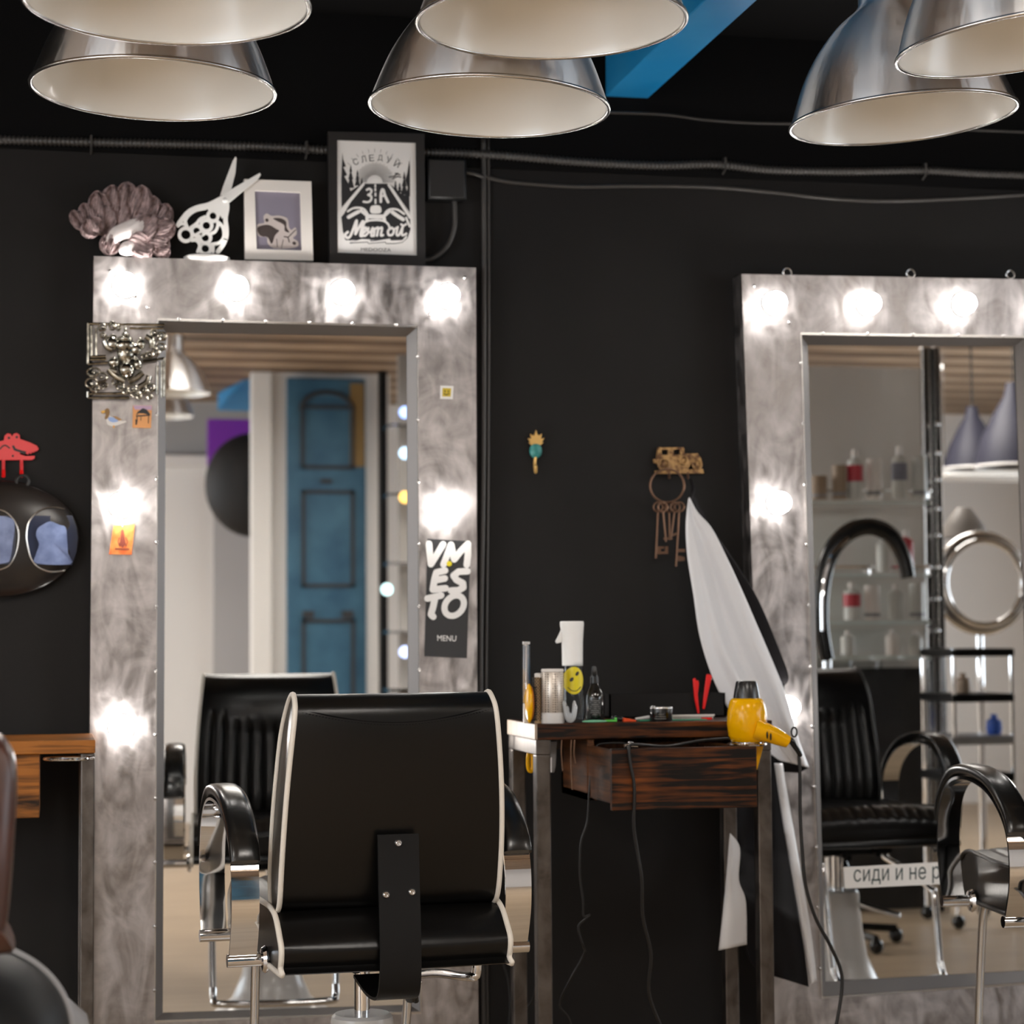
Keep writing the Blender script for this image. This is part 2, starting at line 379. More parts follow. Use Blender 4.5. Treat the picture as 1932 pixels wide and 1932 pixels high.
RM = vanity('tall steel-framed mirror with round bulbs at right, white text sticker low on its glass',
    [(1399, 517), (2042, 529), (2097, 1965), (1452, 1992)], [(1509, 628), (1936, 634), (1978, 1854), (1549, 1884)],
    [(1524, 651), (1914, 653), (1956, 1830), (1558, 1852)],
    [(1465, 570), (1643, 572), (1823, 572), (2002, 578), (1473, 948), (1490, 1335), (2030, 948), (2050, 1335)],
    [((1509, 628), (1936, 634), 5), ((1509, 628), (1549, 1884), 11), ((1411, 528), (1500, 620), 4)])
b3 = None
for (x, y) in [(1485, 514), (1718, 516), (1906, 518)]:      # hanging eyes on the mirror's top edge
    c = P(x, y, -.05)
    MB().tube([c+Vector((.011*cos(t*2*pi/16), 0, .011*sin(t*2*pi/16))) for t in range(16)], .0028, 8, closed=True).build('hanging_eye', m_nickel, RM)

# text ---------------------------------------------------------------
def text_geo(body, shear=0, bold=0):
    cu = bpy.data.curves.new('lettering', 'FONT'); cu.body = body; cu.size = 1; cu.shear = shear; cu.offset = bold; cu.resolution_u = 4
    ob = bpy.data.objects.new('lettering', cu); COL.objects.link(ob)
    dg = bpy.context.evaluated_depsgraph_get(); me = bpy.data.meshes.new_from_object(ob.evaluated_get(dg))
    vs = [(v.co.x, v.co.y) for v in me.vertices]; fs = [tuple(p.vertices) for p in me.polygons]
    bpy.data.objects.remove(ob); bpy.data.curves.remove(cu); bpy.data.meshes.remove(me)
    x0 = min(v[0] for v in vs); x1 = max(v[0] for v in vs); y0 = min(v[1] for v in vs); y1 = max(v[1] for v in vs)
    return [((x-x0)/(x1-x0), (y-y0)/(y1-y0)) for x, y in vs], fs
def text_px(mb, body, quad, yp, shear=0, bold=0):           # quad TL TR BR BL in pixels
    vs, fs = text_geo(body, shear, bold); tl, tr, br, bl = [Vector(q) for q in quad]
    out = []
    for u, v in vs:
        t = tl.lerp(tr, u); bt = bl.lerp(br, u); q = bt.lerp(t, v); out.append(P(q.x, q.y, yp))
    return mb.add(out, fs)

# ================================================================== things on the left mirror's frame
yT = -.072
k = CR(150, 590, 8.05)
yT = -.082
T = thing('relief_plaque', 'openwork tarnished silver relief plaque of a seated figure, fixed to the left mirror frame corner', 'plaque', P(237, 680, yT))
b = MB()
def bar(pts, w, d=.012):
    q = k(pts)
    b.tube([P(x, y, yT-.006) for x, y in q], w/8.05*PXW(yT)/2, 8, sy=1)
b2 = MB()
for loop in ([(130,165),(1290,185),(1290,190)], [(130,160),(125,780)], [(130,780),(430,760)], [(960,740),(1290,690)], [(1250,740),(1250,1290)], [(1180,800),(1180,1240)], [(1290,690),(1290,1270)], [(125,1200),(125,1290),(760,1290)], [(125,1230),(700,1225)], [(760,235),(1270,235)], [(180,200),(180,660)], [(250,230),(250,650)], [(170,665),(400,660)], [(160,710),(400,705)]):
    for (x, y), (x2, y2) in zip(loop[:-1], loop[1:]):
        b2.tube([P(*k([(x, y)])[0], yT-.004), P(*k([(x2, y2)])[0], yT-.004)], .0034, 8)
b2.build('border', m_relief, T)
b = MB(); s = PXW(yT)/8.05
def eb(cx, cy, rx, ry, d=.012, ang=0):
    b.ball(P(*k([(cx, cy)])[0], yT-.008), (rx*s, d, ry*s), 16, 10, Matrix.Rotation(R(ang), 3, 'Y'))
eb(715, 870, 125, 125, .020); eb(700, 620, 130, 150, .014); eb(690, 500, 150, 110, .018); eb(690, 400, 110, 55, .018); eb(700, 340, 60, 50, .018); eb(695, 260, 26, 60, .014)
eb(500, 470, 90, 110, .012); eb(860, 560, 80, 90, .012); eb(930, 480, 70, 80, .012); eb(925, 410, 30, 40, .012)
eb(520, 760, 90, 80, .016); eb(880, 790, 70, 90, .016); eb(840, 700, 60, 40, .018); eb(530, 700, 34, 30, .018)
for pts in ([(440,860),(540,960),(690,1040)], [(960,910),(860,990),(740,1050)], [(1060,960),(1020,1060),(900,1130)], [(690,560),(705,680),(760,740)], [(560,900),(470,870)], [(380,430),(420,520),(500,560)], [(1000,360),(1090,420),(1100,540)]):
    q = cr([P(*k([p])[0], yT-.012) for p in pts], 5); b.tube(q, [.0075]*len(q), 10)
for (cx, cy, rx, ry) in [(345,225,55,45),(500,200,45,60),(590,235,30,30),(450,420,60,55),(510,375,40,35),(360,345,40,30),(1130,310,45,40),(1200,360,90,60),(1260,360,50,60),(1160,600,50,50),(1230,520,70,50),(1060,640,50,40),(980,660,40,30),(210,900,100,60),(330,980,90,70),(180,1070,90,70),(230,1150,70,40),(350,1100,70,40),(560,1050,60,40),(620,1120,60,50),(700,1180,50,50),(800,1150,70,60),(830,1230,60,40),(960,1170,60,60),(1080,1140,60,55),(900,1270,40,30),(1060,1270,40,30)]:
    q = k([(cx, cy)])[0]
    b.tube([P(q[0]+rx/8.05*cos(t*pi/7), q[1]+ry/8.05*sin(t*pi/7), yT-.008) for t in range(14)], .0030, 7, closed=True)
    eb(cx+6, cy+4, rx*.42, ry*.42, .008)
b.build('seated_figure', m_relief, T)

yT = -.072
T = thing('duck_magnet', 'small brown and white duck magnet on the left mirror frame below the plaque', 'magnet', P(214, 787, yT))
MB().pxp(k(crp([(405,1600),(430,1550),(480,1570),(570,1610),(640,1640),(700,1640),(705,1665),(640,1690),(560,1715),(480,1720),(420,1690)], 4, True)), yT-.004, yT).build('body', m_offwhite, T)
MB().pxp(k(crp([(385,1480),(420,1450),(455,1480),(450,1560),(420,1610),(385,1600),(400,1540),(380,1510)], 4, True)), yT-.005, yT).build('head', plain('duck_brown', (.25, .14, .05), .5), T)
MB().pxp(k([(325,1495),(385,1480),(388,1515),(345,1528)]), yT-.0052, yT).build('beak', plain('duck_beak', (.75, .42, .08), .4), T)
MB().pxp(k(crp([(440,1590),(520,1590),(590,1640),(520,1665),(450,1640)], 4, True)), yT-.0056, yT-.003).build('wing', plain('duck_blue', (.30, .42, .70), .5), T)
MB().pxp(k([(500,1570),(560,1575),(650,1625),(600,1640),(540,1605)]), yT-.006, yT-.003).build('back_feathers', plain('duck_back', (.42, .24, .10), .5), T)
MB().pxp(k([(508,1710),(535,1712),(530,1750),(512,1745)]), yT-.004, yT).build('leg', plain('duck_leg', (.70, .36, .10), .5), T)

T = thing('picture_magnet', 'small square orange sunset picture magnet beside the duck', 'magnet', P(268, 787, yT))
MB().pxp(k([(812,1405),(1100,1410),(1085,1750),(805,1742)]), yT-.004, yT).build('picture', plain('sunset_orange', (.78, .36, .13), .45), T)
MB().pxp(k([(815,1408),(1097,1413),(1094,1478),(840,1470)]), yT-.0044, yT-.001).build('sky_strip', plain('sunset_sky', (.52, .36, .50), .45), T)
b = MB()
for pts in ([(860,1560),(880,1510),(960,1450),(1020,1470),(1075,1540),(1060,1560),(980,1530),(900,1525)], [(860,1560),(1075,1548),(1070,1565),(862,1580)], [(850,1620),(882,1625),(870,1705),(850,1700)], [(868,1580),(878,1580),(878,1625),(868,1625)], [(1045,1560),(1056,1560),(1050,1680),(1040,1680)], [(930,1560),(938,1560),(936,1640),(928,1640)]):
    b.pxp(k(pts), yT-.005, yT-.002)
b.build('hut_silhouette', m_ink, T)

k = CR(0, 580, 3.22)
T = thing('orange_tag', 'orange rectangular card tag hanging under the left mirror frame bulb', 'tag', P(229, 1018, yT))
MB().pxp(k([(690,1325),(818,1318),(800,1502),(662,1500)]), yT-.003, yT).build('card', two_tone('orange_card', (.80, .15, .03), (.85, .32, .08), 40, .4, .65), T)
b = MB(); b.pxp(k([(738,1350),(750,1350),(765,1440),(745,1460),(725,1440)]), yT-.0036, yT-.001); b.pxp(k([(700,1462),(785,1464),(784,1474),(699,1472)]), yT-.0036, yT-.001)
b.stroke(k([(725,1400),(718,1425),(728,1450)]), 2, yT-.0036); b.stroke(k([(765,1400),(775,1425),(764,1450)]), 2, yT-.0036)
b.build('print', plain('dark_red_print', (.25, .05, .03), .5), T)
MB().tube([P(229, 973, yT-.006), P(231, 982, yT-.004), P(231, 994, yT-.003)], .0011, 6).build('string', m_offwhite, T)

T = thing('square_sticker', 'tiny white square sticker with yellow centre on the left mirror frame', 'sticker', P(843, 740, yT))
k = CR(280, 600, 2.683)
MB().pxp(k([(1478,342),(1545,344),(1541,411),(1477,409)]), yT-.0015, yT).build('backing', m_whitepl, T)
MB().pxp(k([(1489,354),(1533,356),(1530,398),(1488,397)]), yT-.002, yT-.001).build('yellow_face', plain('sticker_yellow', (.62, .46, .03), .4), T)
b = MB(); b.stroke(k([(1500,368),(1502,373)]), 2, yT-.0026); b.stroke(k([(1518,369),(1519,374)]), 2, yT-.0026); b.stroke(k(crp([(1497,382),(1509,389),(1522,382)])), 1.5, yT-.0026)
b.build('print', m_ink, T)

T = thing('menu_sticker', 'black rectangular sticker with white brush lettering and MENU on the left mirror frame', 'sticker', P(842, 1130, yT))
MB().pxp(k([(1413,1117),(1632,1130),(1612,1722),(1398,1712)]), yT-.0015, yT).build('backing', plain('sticker_black', (.022, .022, .024), .5), T)
b = MB(); w = 12.5
for st in ([(1420,1143),(1424,1190),(1430,1246),(1462,1195),(1492,1146)], [(1494,1248),(1512,1200),(1532,1148),(1548,1222),(1582,1180),(1618,1143),(1618,1195),(1612,1250)],
           [(1502,1278),(1458,1288),(1448,1325),(1440,1375),(1505,1368)], [(1450,1328),(1500,1318)], [(1616,1282),(1570,1284),(1545,1304),(1560,1326),(1592,1342),(1594,1364),(1570,1378),(1532,1380)],
           [(1412,1420),(1482,1404)], [(1452,1410),(1442,1460),(1430,1500),(1442,1512)]):
    b.stroke(k(st), w, yT-.0021)
b.stroke(k([(1548+48*cos(t*pi/12)+ -12*sin(t*pi/12), 1456+52*sin(t*pi/12)) for t in range(24)]), 11.5, yT-.0021, closed=True)
b.build('brush_lettering', m_paper, T)
b = MB(); text_px(b, 'MENU', k([(1462,1606),(1559,1608),(1557,1637),(1463,1634)]), yT-.0022); b.build('menu_lettering', m_paper, T)
MB().pxp(circ(847.5, 1063.5, 5), yT-.003, yT-.001).build('yellow_dot', plain('dot_yellow', (.75, .62, .02), .4), T)

k = CR(1480, 1200, 2.64)
T = thing('text_sticker', 'long white sticker with dark Cyrillic text low on the right mirror glass', 'sticker', P(1690, 1655, GL))
yq = GL-.0004
MB().pxp(k([(295,1152),(860,1122),(860,1232),(300,1258)]), yq-.0008, yq).build('backing', m_whitepl, T)
b = MB()
def ext(t):                                        # unscaled extent of a run of text
    cu = bpy.data.curves.new('lettering', 'FONT'); cu.body = t; cu.size = 1; ob = bpy.data.objects.new('lettering', cu); COL.objects.link(ob)
    bpy.context.view_layer.update(); me = bpy.data.meshes.new_from_object(ob.evaluated_get(bpy.context.evaluated_depsgraph_get()))
    r = (min(v.co.x for v in me.vertices), max(v.co.x for v in me.vertices), min(v.co.y for v in me.vertices), max(v.co.y for v in me.vertices))
    bpy.data.objects.remove(ob); bpy.data.curves.remove(cu); bpy.data.meshes.remove(me); return r
full = ext('сиди и не р')
def sub(x0, x1, z0, z1):
    q = [Vector(p) for p in k([(345, 1164), (775, 1146), (775, 1230), (345, 1246)])]; out = []
    for x, z in ((x0, z1), (x1, z1), (x1, z0), (x0, z0)):
        u = (x-full[0])/(full[1]-full[0]); w = (z-full[2])/(full[3]-full[2]); out.append(tuple(q[3].lerp(q[2], u).lerp(q[0].lerp(q[1], u), w)))
    return out
e1 = ext('сиди и'); text_px(b, 'сиди и', sub(*e1), yq-.0014)
er = ext('е р'); text_px(b, 'е р', sub(full[1]-(er[1]-er[0]), full[1], er[2], er[3]), yq-.0014)
xr = ext('сиди и н')[1]; xh = .542
for x0, x1, z0, z1 in ((xr-.434, xr-.346, 0, xh), (xr-.088, xr, 0, xh), (xr-.346, xr-.088, .238, .319)):
    b.add([P(a_, c_, yq-.0014) for a_, c_ in sub(x0, x1, z0, z1)], [(0, 1, 2, 3)])
b.build('lettering', plain('dark_green_ink', (.03, .055, .055), .5), T)

# ================================================================== ornaments on top of the left mirror
def topz(px): return P(px, 483+(px-177)*.0306, -.07).z
k = CR(100, 250, 2.415)
# coral
c = P(232, 484, -.04); c.z = topz(232)
T = thing('coral_ornament', 'mauve fan-shaped coral with a pale base standing at the left end of the mirror top', 'coral', c)
rnd = random.Random(3); b = MB(); ztop0 = c.z-.001
lobes = [(115,400,30,45,-35),(165,385,40,60,-25),(215,350,48,75,-12),(275,330,52,80,-4),(335,320,55,85,3),(395,335,55,85,8),(440,370,48,75,16),(490,395,45,70,25),(505,440,45,50,50),(430,440,70,70,20),(330,400,80,75,0),(240,400,70,60,-10),(480,500,60,45,70),(400,510,80,50,80),(260,510,40,45,0),(180,430,50,40,-40),(500,540,35,30,60)]
sc = PXW(-.04)/2.415
for i, (cx, cy, rx, ry, ang) in enumerate(lobes):
    p = P(*k([(cx, cy)])[0], -.035-.012*rnd.random()-(.02 if cy > 420 else 0))
    rot = Matrix.Rotation(R(ang), 3, 'Y'); ph = rnd.random()*6
    def fn(u, v, p=p, rx=rx, ry=ry, rot=rot, ph=ph):
        a = u*2*pi; q = pi*v
        wob = 1+.09*sin(7*a+ph)*sin(q)+.05*sin(13*a+ph*2)+.03*sin(29*a+ph)
        v3 = Vector((rx*sc*sin(q)*cos(a)*wob, .014*sin(q)*sin(a)+.006*sin(5*a+ph)+.003*sin(21*a+9*q), ry*sc*cos(q)*wob))
        q3 = p+rot @ v3; q3.z = max(q3.z, ztop0); return q3
    b.grid(fn, 90, 24, closeu=True)
b.build('coral_fans', m_coral, T, angle=80)
b = MB()
def blob(pts, y, d, bb):
    q = [P(x, y2, y) for x, y2 in k(crp(pts, 5, True))]; cen = sum(q, Vector())/len(q); n = len(q)
    vs = list(q)+[cen+(p-cen)*.7+Vector((0, -d*.75, 0)) for p in q]+[cen+Vector((0, -d, 0))]+[cen+Vector((0, d*.4, 0))]
    fs = [(i, (i+1) % n, n+(i+1) % n, n+i) for i in range(n)]+[(n+i, n+(i+1) % n, 2*n) for i in range(n)]+[((i+1) % n, i, 2*n+1) for i in range(n)]
    bb.add(vs, fs)
blob([(240,490),(265,440),(310,415),(370,392),(408,400),(412,440),(370,480),(320,490),(270,510)], -.07, .012, b)
blob([(320,500),(365,492),(372,520),(360,558),(310,556),(300,530)], -.07, .010, b)
b.build('pale_base', m_coralw, T, angle=80)

# scissors sculpture
c = P(391, 484, -.045); c.z = topz(391)
T = thing('scissors_statue', 'white open scissors sculpture on an oval base on the mirror top', 'ornament', c)
k = CR(320, 280, 6.44)
yS = -.060; b = MB()
b.pxp(k([(800,98),(815,120),(800,300),(752,488),(680,540),(612,575),(660,430),(768,150)]), yS-.002, yS+.004)
b.pxp(k([(1095,298),(1110,318),(1085,360),(930,490),(730,655),(690,640),(640,560),(760,490),(960,375)]), yS-.006, yS)
b.build('blade', m_whitepl, T)
b = MB(); w6 = 7.2
def st(pts, w=w6, closed=False, y=yS-.004, th=.008): b.stroke(k(crp(pts, 5, closed)), w, y, th, closed)
st([(640,600),(480,680),(340,715),(230,770),(150,860),(105,925)], 8.5); st([(105,940),(150,915),(200,930)], 5)
st([(690,640),(700,720),(680,850),(690,960),(690,1060),(660,1150),(590,1250)], 8.5)
b.pxp(k([(640,575),(725,650),(690,800),(640,850),(590,770),(470,745),(440,690),(560,630)]), yS-.004, yS+.004)
st([(440,720),(330,745),(240,800),(190,880),(215,960)], 6.5); st([(430,830),(370,860),(330,910),(260,960)], 6)
for cx, cy, r in [(528,818,62), (448,935,66), (198,1045,78), (330,1000,62), (435,1085,64), (435,1215,66)]:
    st(circ(cx, cy, r, r, 12), 6.4, True)
st([(570,870),(590,920),(560,1000),(510,1030)], 6); st([(600,900),(650,960),(660,1060),(610,1140),(510,1165)], 6); st([(270,1110),(330,1110),(370,1170),(345,1250)], 6.5); st([(300,1060),(400,1000)], 5); st([(340,1090),(430,1030)], 5); st([(530,1180),(530,1255)], 5.5)
b.build('finger_rings', m_whitepl, T)
MB().ball(P(*k([(672,628)])[0], yS-.007), (.006, .004, .006), 12, 8).build('pivot_screw', m_whitepl, T)
cz = P(391, 487, yS)
MB().lathe([(0, 0), (.052, 0), (.056, .004), (.055, .010), (.046, .014), (0, .015)], (cz.x, yS+.015, topz(391)-.001), 36, Matrix.Diagonal((1, .75, 1))).build('oval_base', m_whitepl, T)

# small white picture frame
c = P(528, 490, -.05); c.z = topz(528)
T = thing('photo_frame', 'small white picture frame with a blue-grey drawing, between the scissors and the tall poster', 'picture frame', c)
yq = -.052
outer = k([(905,372),(1722,402),(1745,1362),(918,1345)]); inn = k([(1035,512),(1588,535),(1605,1240),(1058,1222)])
b = MB()
of = [P(x, y, yq) for x, y in outer]; nf = [P(x, y, yq) for x, y in inn]
for p in of[2:]: p.z = max(p.z, topz(528)-.004)
for i in range(4):
    j = (i+1) % 4
    b.add([of[i], of[j], nf[j], nf[i]], [(0, 1, 2, 3)])
    for A in (of, nf):
        q = [Vector((A[t].x, yq+.02, A[t].z)) for t in (i, j)]
        b.add([A[i], A[j], q[1], q[0]], [(0, 1, 2, 3)])
b.build('frame', m_offwhite, T, smooth=False)
MB().add([Vector((p.x, yq+.008, p.z)) for p in nf], [(0, 1, 2, 3)]).build('drawing', plain('blue_grey_print', (.21, .19, .245), .4), T, smooth=False)
yi = yq+.0074
MB().pxp(k(crp([(1065,925),(1150,905),(1140,830),(1180,790),(1240,820),(1330,815),(1430,850),(1450,950),(1480,990),(1530,960),(1545,1040),(1500,1090),(1560,1130),(1560,1190),(1460,1215),(1270,1215),(1190,1150),(1180,1080),(1075,1060)], 3, True)), yi, yi+.0004).build('pale_outline', plain('pale_print', (.50, .44, .42), .5), T)
b = MB()
for pts in ([(1070,960),(1200,930),(1300,985),(1330,1000),(1280,1060),(1240,1160),(1190,1080),(1100,1060)], [(1260,850),(1350,850),(1415,890),(1420,960),(1455,1020),(1400,1000),(1390,930),(1300,880)], [(1160,865),(1185,850),(1205,875),(1180,895)], [(1490,1150),(1515,1130),(1540,1155),(1515,1175)]):
    b.pxp(k(crp(pts, 4, True)), yi-.0006, yi)
b.stroke(k([(1390,1070),(1440,1080),(1530,990)]), 1.6, yi-.0006); b.stroke(k([(1440,1080),(1455,1140)]), 1.6, yi-.0006); b.stroke(k([(1300,1100),(1310,1200)]), 1, yi-.0006); b.stroke(k([(1380,1110),(1360,1210)]), 1, yi-.0006)
b.build('dark_figure', plain('dark_brown_print', (.045, .032, .03), .5), T)

# tall black framed poster
c = P(710, 492, -.05); c.z = topz(710)
T = thing('framed_poster', 'black framed poster with road, motorcycle handlebars and white Cyrillic lettering on the mirror top', 'poster', c)
k = CR(620, 240, 6.9)
yq = -.05
outer = [(619,248), (801,252), (803,496), (622,492)]; inn = k([(112,165),(1135,200),(1150,1668),(118,1632)])
b = MB()
of = [P(x, y, yq) for x, y in outer]; nf = [P(x, y, yq) for x, y in inn]
for p in of[2:]: p.z = topz(710)-.004
for i in range(4):
    j = (i+1) % 4
    b.add([of[i], of[j], nf[j], nf[i]], [(0, 1, 2, 3)])
    for A in (of, nf):
        q = [Vector((A[t].x, yq+.022, A[t].z)) for t in (i, j)]
        b.add([A[i], A[j], q[1], q[0]], [(0, 1, 2, 3)])
b.build('frame', m_frameblk, T, smooth=False)
MB().add([Vector((p.x, yq+.006, p.z)) for p in nf], [(0, 1, 2, 3)]).build('print_paper', m_paper, T, smooth=False)
y1 = yq+.0055; y2 = yq+.0050; y3 = yq+.0045; y4 = yq+.004
b = MB()
b.pxp(k([(430,735),(800,735),(1060,1130),(1065,1330),(1030,1440),(960,1470),(400,1470),(220,1470),(185,1350),(165,1170),(200,1130)]), y1, y1+.0003)
b.pxp(k([(165,830),(280,835),(430,740),(170,1040)]), y1, y1+.0003); b.pxp(k([(800,740),(960,880),(1050,890),(1058,1110)]), y1, y1+.0003)
b.pxp(k([(180,330),(190,420),(225,510),(190,520),(240,620),(205,640),(260,740),(285,830),(170,1040),(165,700)]), y1, y1+.0003)
for cx, top, bot, w in [(288,485,790,45),(375,550,760,35),(430,650,745,20),(985,575,880,45),(925,720,850,30),(870,690,820,26)]:
    b.pxp(k([(cx,top),(cx+w*.4,top+(bot-top)*.3),(cx+w*.2,top+(bot-top)*.33),(cx+w*.7,top+(bot-top)*.62),(cx+w*.4,top+(bot-top)*.65),(cx+w,bot),(cx-w,bot),(cx-w*.4,top+(bot-top)*.65),(cx-w*.7,top+(bot-top)*.62),(cx-w*.2,top+(bot-top)*.33),(cx-w*.4,top+(bot-top)*.3)]), y1, y1+.0003)
b.pxp(k([(1050,430),(1058,520),(1060,900),(1000,890),(1030,790),(1000,690),(1025,600)]), y1, y1+.0003)
b.stroke(k([(790,650),(850,640),(900,600)]), 2.2, y1, .0003); b.stroke(k([(830,670),(900,640),(940,650)]), 2, y1, .0003); b.stroke(k([(870,600),(930,620)]), 2, y1, .0003)
for i in range(33):
    a = pi*(i+.5)/33; r0 = 105; r1 = 250+(12 if i % 2 else 0)
    b.stroke(k([(600-r0*cos(a), 720-r0*.95*sin(a)), (600-r1*cos(a), 720-r1*sin(a))]), .55, y1, .0003)
    if i % 2 == 0 and 5 < i < 28: b.stroke(k([(600-395*cos(a), 720-395*sin(a)), (600-440*cos(a), 720-440*sin(a))]), .5, y1, .0003)
for ch, cx, cy, an in [('С',352,450,-27),('Л',455,415,-14),('Е',560,400,-5),('Д',672,402,4),('У',785,425,13),('Й',895,470,26)]:
    vs, fs = text_geo(ch, 0, 0); hw, hh = 32, 42; ca, sa = cos(R(an)), sin(R(an)); out = []
    if ch == 'Й': hh = 52
    for u, v in vs:
        x = (u-.5)*2*hw; yv = -(v-.5)*2*hh; q = k([(cx+x*ca-yv*sa, cy+x*sa+yv*ca)])[0]; out.append(P(q[0], q[1], y1))
    b.add(out, fs)
text_px(b, 'MEDOOZA', k([(420,1570),(812,1578),(812,1622),(420,1610)]), y1)
b.stroke(k([(280,1505),(430,1452),(540,1456),(545,1487),(800,1447),(812,1472),(960,1467),(1022,1395),(1024,1440),(960,1498),(860,1514),(750,1514),(738,1494),(520,1514),(512,1494),(280,1508)]), 1.6, y1, .0003)
b.stroke(k([(250,1365),(205,1400),(215,1450),(285,1470)]), 1.6, y1, .0003)
b.build('black_print', m_ink, T)
b = MB()
b.stroke(k([(450,745),(180,1080)]), 5.5, y2, .0003); b.stroke(k([(785,750),(1062,1175)]), 5.5, y2, .0003); b.stroke(k([(1010,1180),(1055,1290)]), 4, y2, .0003)
b.pxp(k([(510,722)]+[(600-95*cos(t*pi/10), 722-62*sin(t*pi/10)) for t in range(1, 10)]+[(690,722)]), y2, y2+.0003)
for (x, ya, yb) in [(608,750,775),(608,800,825),(610,860,890),(610,940,990)]: b.stroke(k([(x, ya), (x, yb)]), 3.4, y2, .0003)
b.stroke(k(crp([(498,815),(530,800),(558,825),(545,865),(515,880),(555,900),(550,950),(510,975),(455,970)], 4)), 4.2, y2, .0003)
b.stroke(k(crp([(680,970),(680,880),(695,815),(715,820),(735,890),(775,975)], 3)), 5, y2, .0003); b.stroke(k([(682,900),(730,890)]), 4, y2, .0003)
for pts, w in (([(250,1095),(320,1055),(410,1050),(470,1075),(520,1150)], 4.0), ([(260,1170),(330,1130),(390,1100)], 7), ([(420,1085),(480,1130),(520,1170)], 6), ([(985,1130),(900,1075),(820,1065),(760,1090),(720,1150)], 4.0), ([(970,1200),(890,1150),(830,1105)], 7), ([(790,1095),(740,1140),(700,1170)], 6), ([(450,1310),(470,1240),(530,1215),(640,1208),(730,1225),(780,1270),(795,1330)], 4.0), ([(500,1170),(500,1220)], 6), ([(720,1170),(730,1220)], 6), ([(530,1160),(700,1165)], 8)):
    b.stroke(k(crp(pts, 4)), w, y2, .0003)
b.pxp(k(crp([(545,1110),(545,1040),(580,1018),(650,1018),(682,1045),(682,1110),(615,1125)], 3, True)), y2, y2+.0003)
# script word Мечтой
for pts, w in (([(250,1365),(215,1400),(240,1440),(280,1420),(320,1330),(365,1215),(350,1390)], 5.0), ([(350,1390),(400,1300),(450,1225),(415,1400),(440,1415)], 5.0),
               ([(445,1385),(490,1340),(485,1305),(455,1330),(440,1390),(470,1415),(510,1380)], 4.3), ([(520,1310),(515,1360),(545,1365),(575,1310),(555,1410),(580,1412)], 4.3),
               ([(600,1320),(590,1415)], 4.3), ([(600,1330),(640,1305),(645,1330),(630,1412)], 4.3), ([(645,1330),(690,1305),(695,1330),(680,1408),(710,1405)], 4.3),
               ([(822,1308),(775,1345),(783,1403),(832,1396),(850,1340),(822,1308)], 4.3), ([(850,1330),(890,1305)], 3.5),
               ([(900,1300),(884,1390),(915,1402),(962,1300)], 4.3), ([(965,1300),(953,1392),(975,1405),(1012,1385)], 4.3), ([(945,1265),(975,1280),(1010,1262)], 4)):
    b.stroke(k(crp(pts, 4)), w, y3, .0003)
b.pxp(k([(280,1500),(430,1455),(540,1460),(545,1490),(800,1450),(810,1475),(960,1470),(1020,1400),(1020,1440),(960,1495),(860,1510),(750,1510),(740,1490),(520,1510),(515,1490)]), y3, y3+.0003)
b.build('white_print', m_paper, T)
# ================================================================== ceiling beam, conduit, cables
def px_line(pts, y): return [P(a, b, y) for a, b in pts]
e0 = P(1146, 178, -.02); e1 = P(1226, 184, -.02)
zb = (e0.z+e1.z)/2
b = MB(); b.bb((e0.x, -3.6, zb), (e1.x, -.001, ZC-.001))
MB_beam = b.build('ceiling_beam', m_blue, None, smooth=False, bevel=.003)
tag(MB_beam, 'bright blue painted beam running along the black ceiling to the wall', 'beam')

def corrugated(name, pts, y, r, label, cat, pitch=.0105):
    path = cr(px_line(pts, y), 30)
    L = [0]
    for i in range(1, len(path)): L.append(L[-1]+(path[i]-path[i-1]).length)
    n = int(L[-1]/(pitch/4)); out = []; rs = []; j = 0
    for i in range(n+1):
        d = L[-1]*i/n
        while j < len(L)-2 and L[j+1] < d: j += 1
        t = (d-L[j])/max(1e-9, L[j+1]-L[j]); out.append(path[j].lerp(path[j+1], t)); rs.append(r*(1 if (i % 4) < 2 else .78))
    o = MB().tube(out, rs, 10).build(name, m_conduit, None, angle=180)
    return tag(o, label, cat)
corrugated('corrugated_conduit', [(-60, 262), (150, 268), (330, 272), (500, 277), (640, 284), (800, 288), (930, 292), (1100, 306), (1240, 312), (1350, 310), (1450, 320), (1600, 323), (1740, 321), (1850, 327), (2000, 332)], -.016, .0115, 'thick corrugated black conduit running along the top of the wall', 'conduit')
def cable(name, pts, y, r, label, cat='cable', mat=None, n=8):
    o = MB().tube(cr(px_line(pts, y) if len(pts[0]) == 2 else pts, n), r, 8).build(name, mat or m_cable, None, angle=180); return tag(o, label, cat)
cable('wall_cable', [(905, 330), (960, 343), (1080, 352), (1200, 351), (1340, 353), (1450, 362), (1560, 374), (1660, 379), (1780, 376), (1990, 364)], -.008, .0055, 'thin black cable sagging along the wall just below the thick conduit', mat=m_conduit)
cable('wall_cable', [(1140, 212), (1250, 216), (1330, 226), (1420, 232), (1520, 234), (1700, 240), (1880, 247), (2000, 252)], -.007, .0038, 'thin black cable high on the wall at right below the blue beam', mat=m_conduit)
cable('wall_cable', [(912, 262), (913, 400), (913, 600), (912, 900), (908, 1150), (907, 1330), (908, 1560), (912, 1980)], -.012, .0065, 'vertical black cable running down the wall beside the left mirror', mat=m_conduit)
cable('wall_cable', [(921, 262), (922, 500), (921, 900), (917, 1280), (916, 1600), (920, 1980)], -.007, .004, 'thinner vertical black cable next to the thick one beside the left mirror', mat=m_conduit)
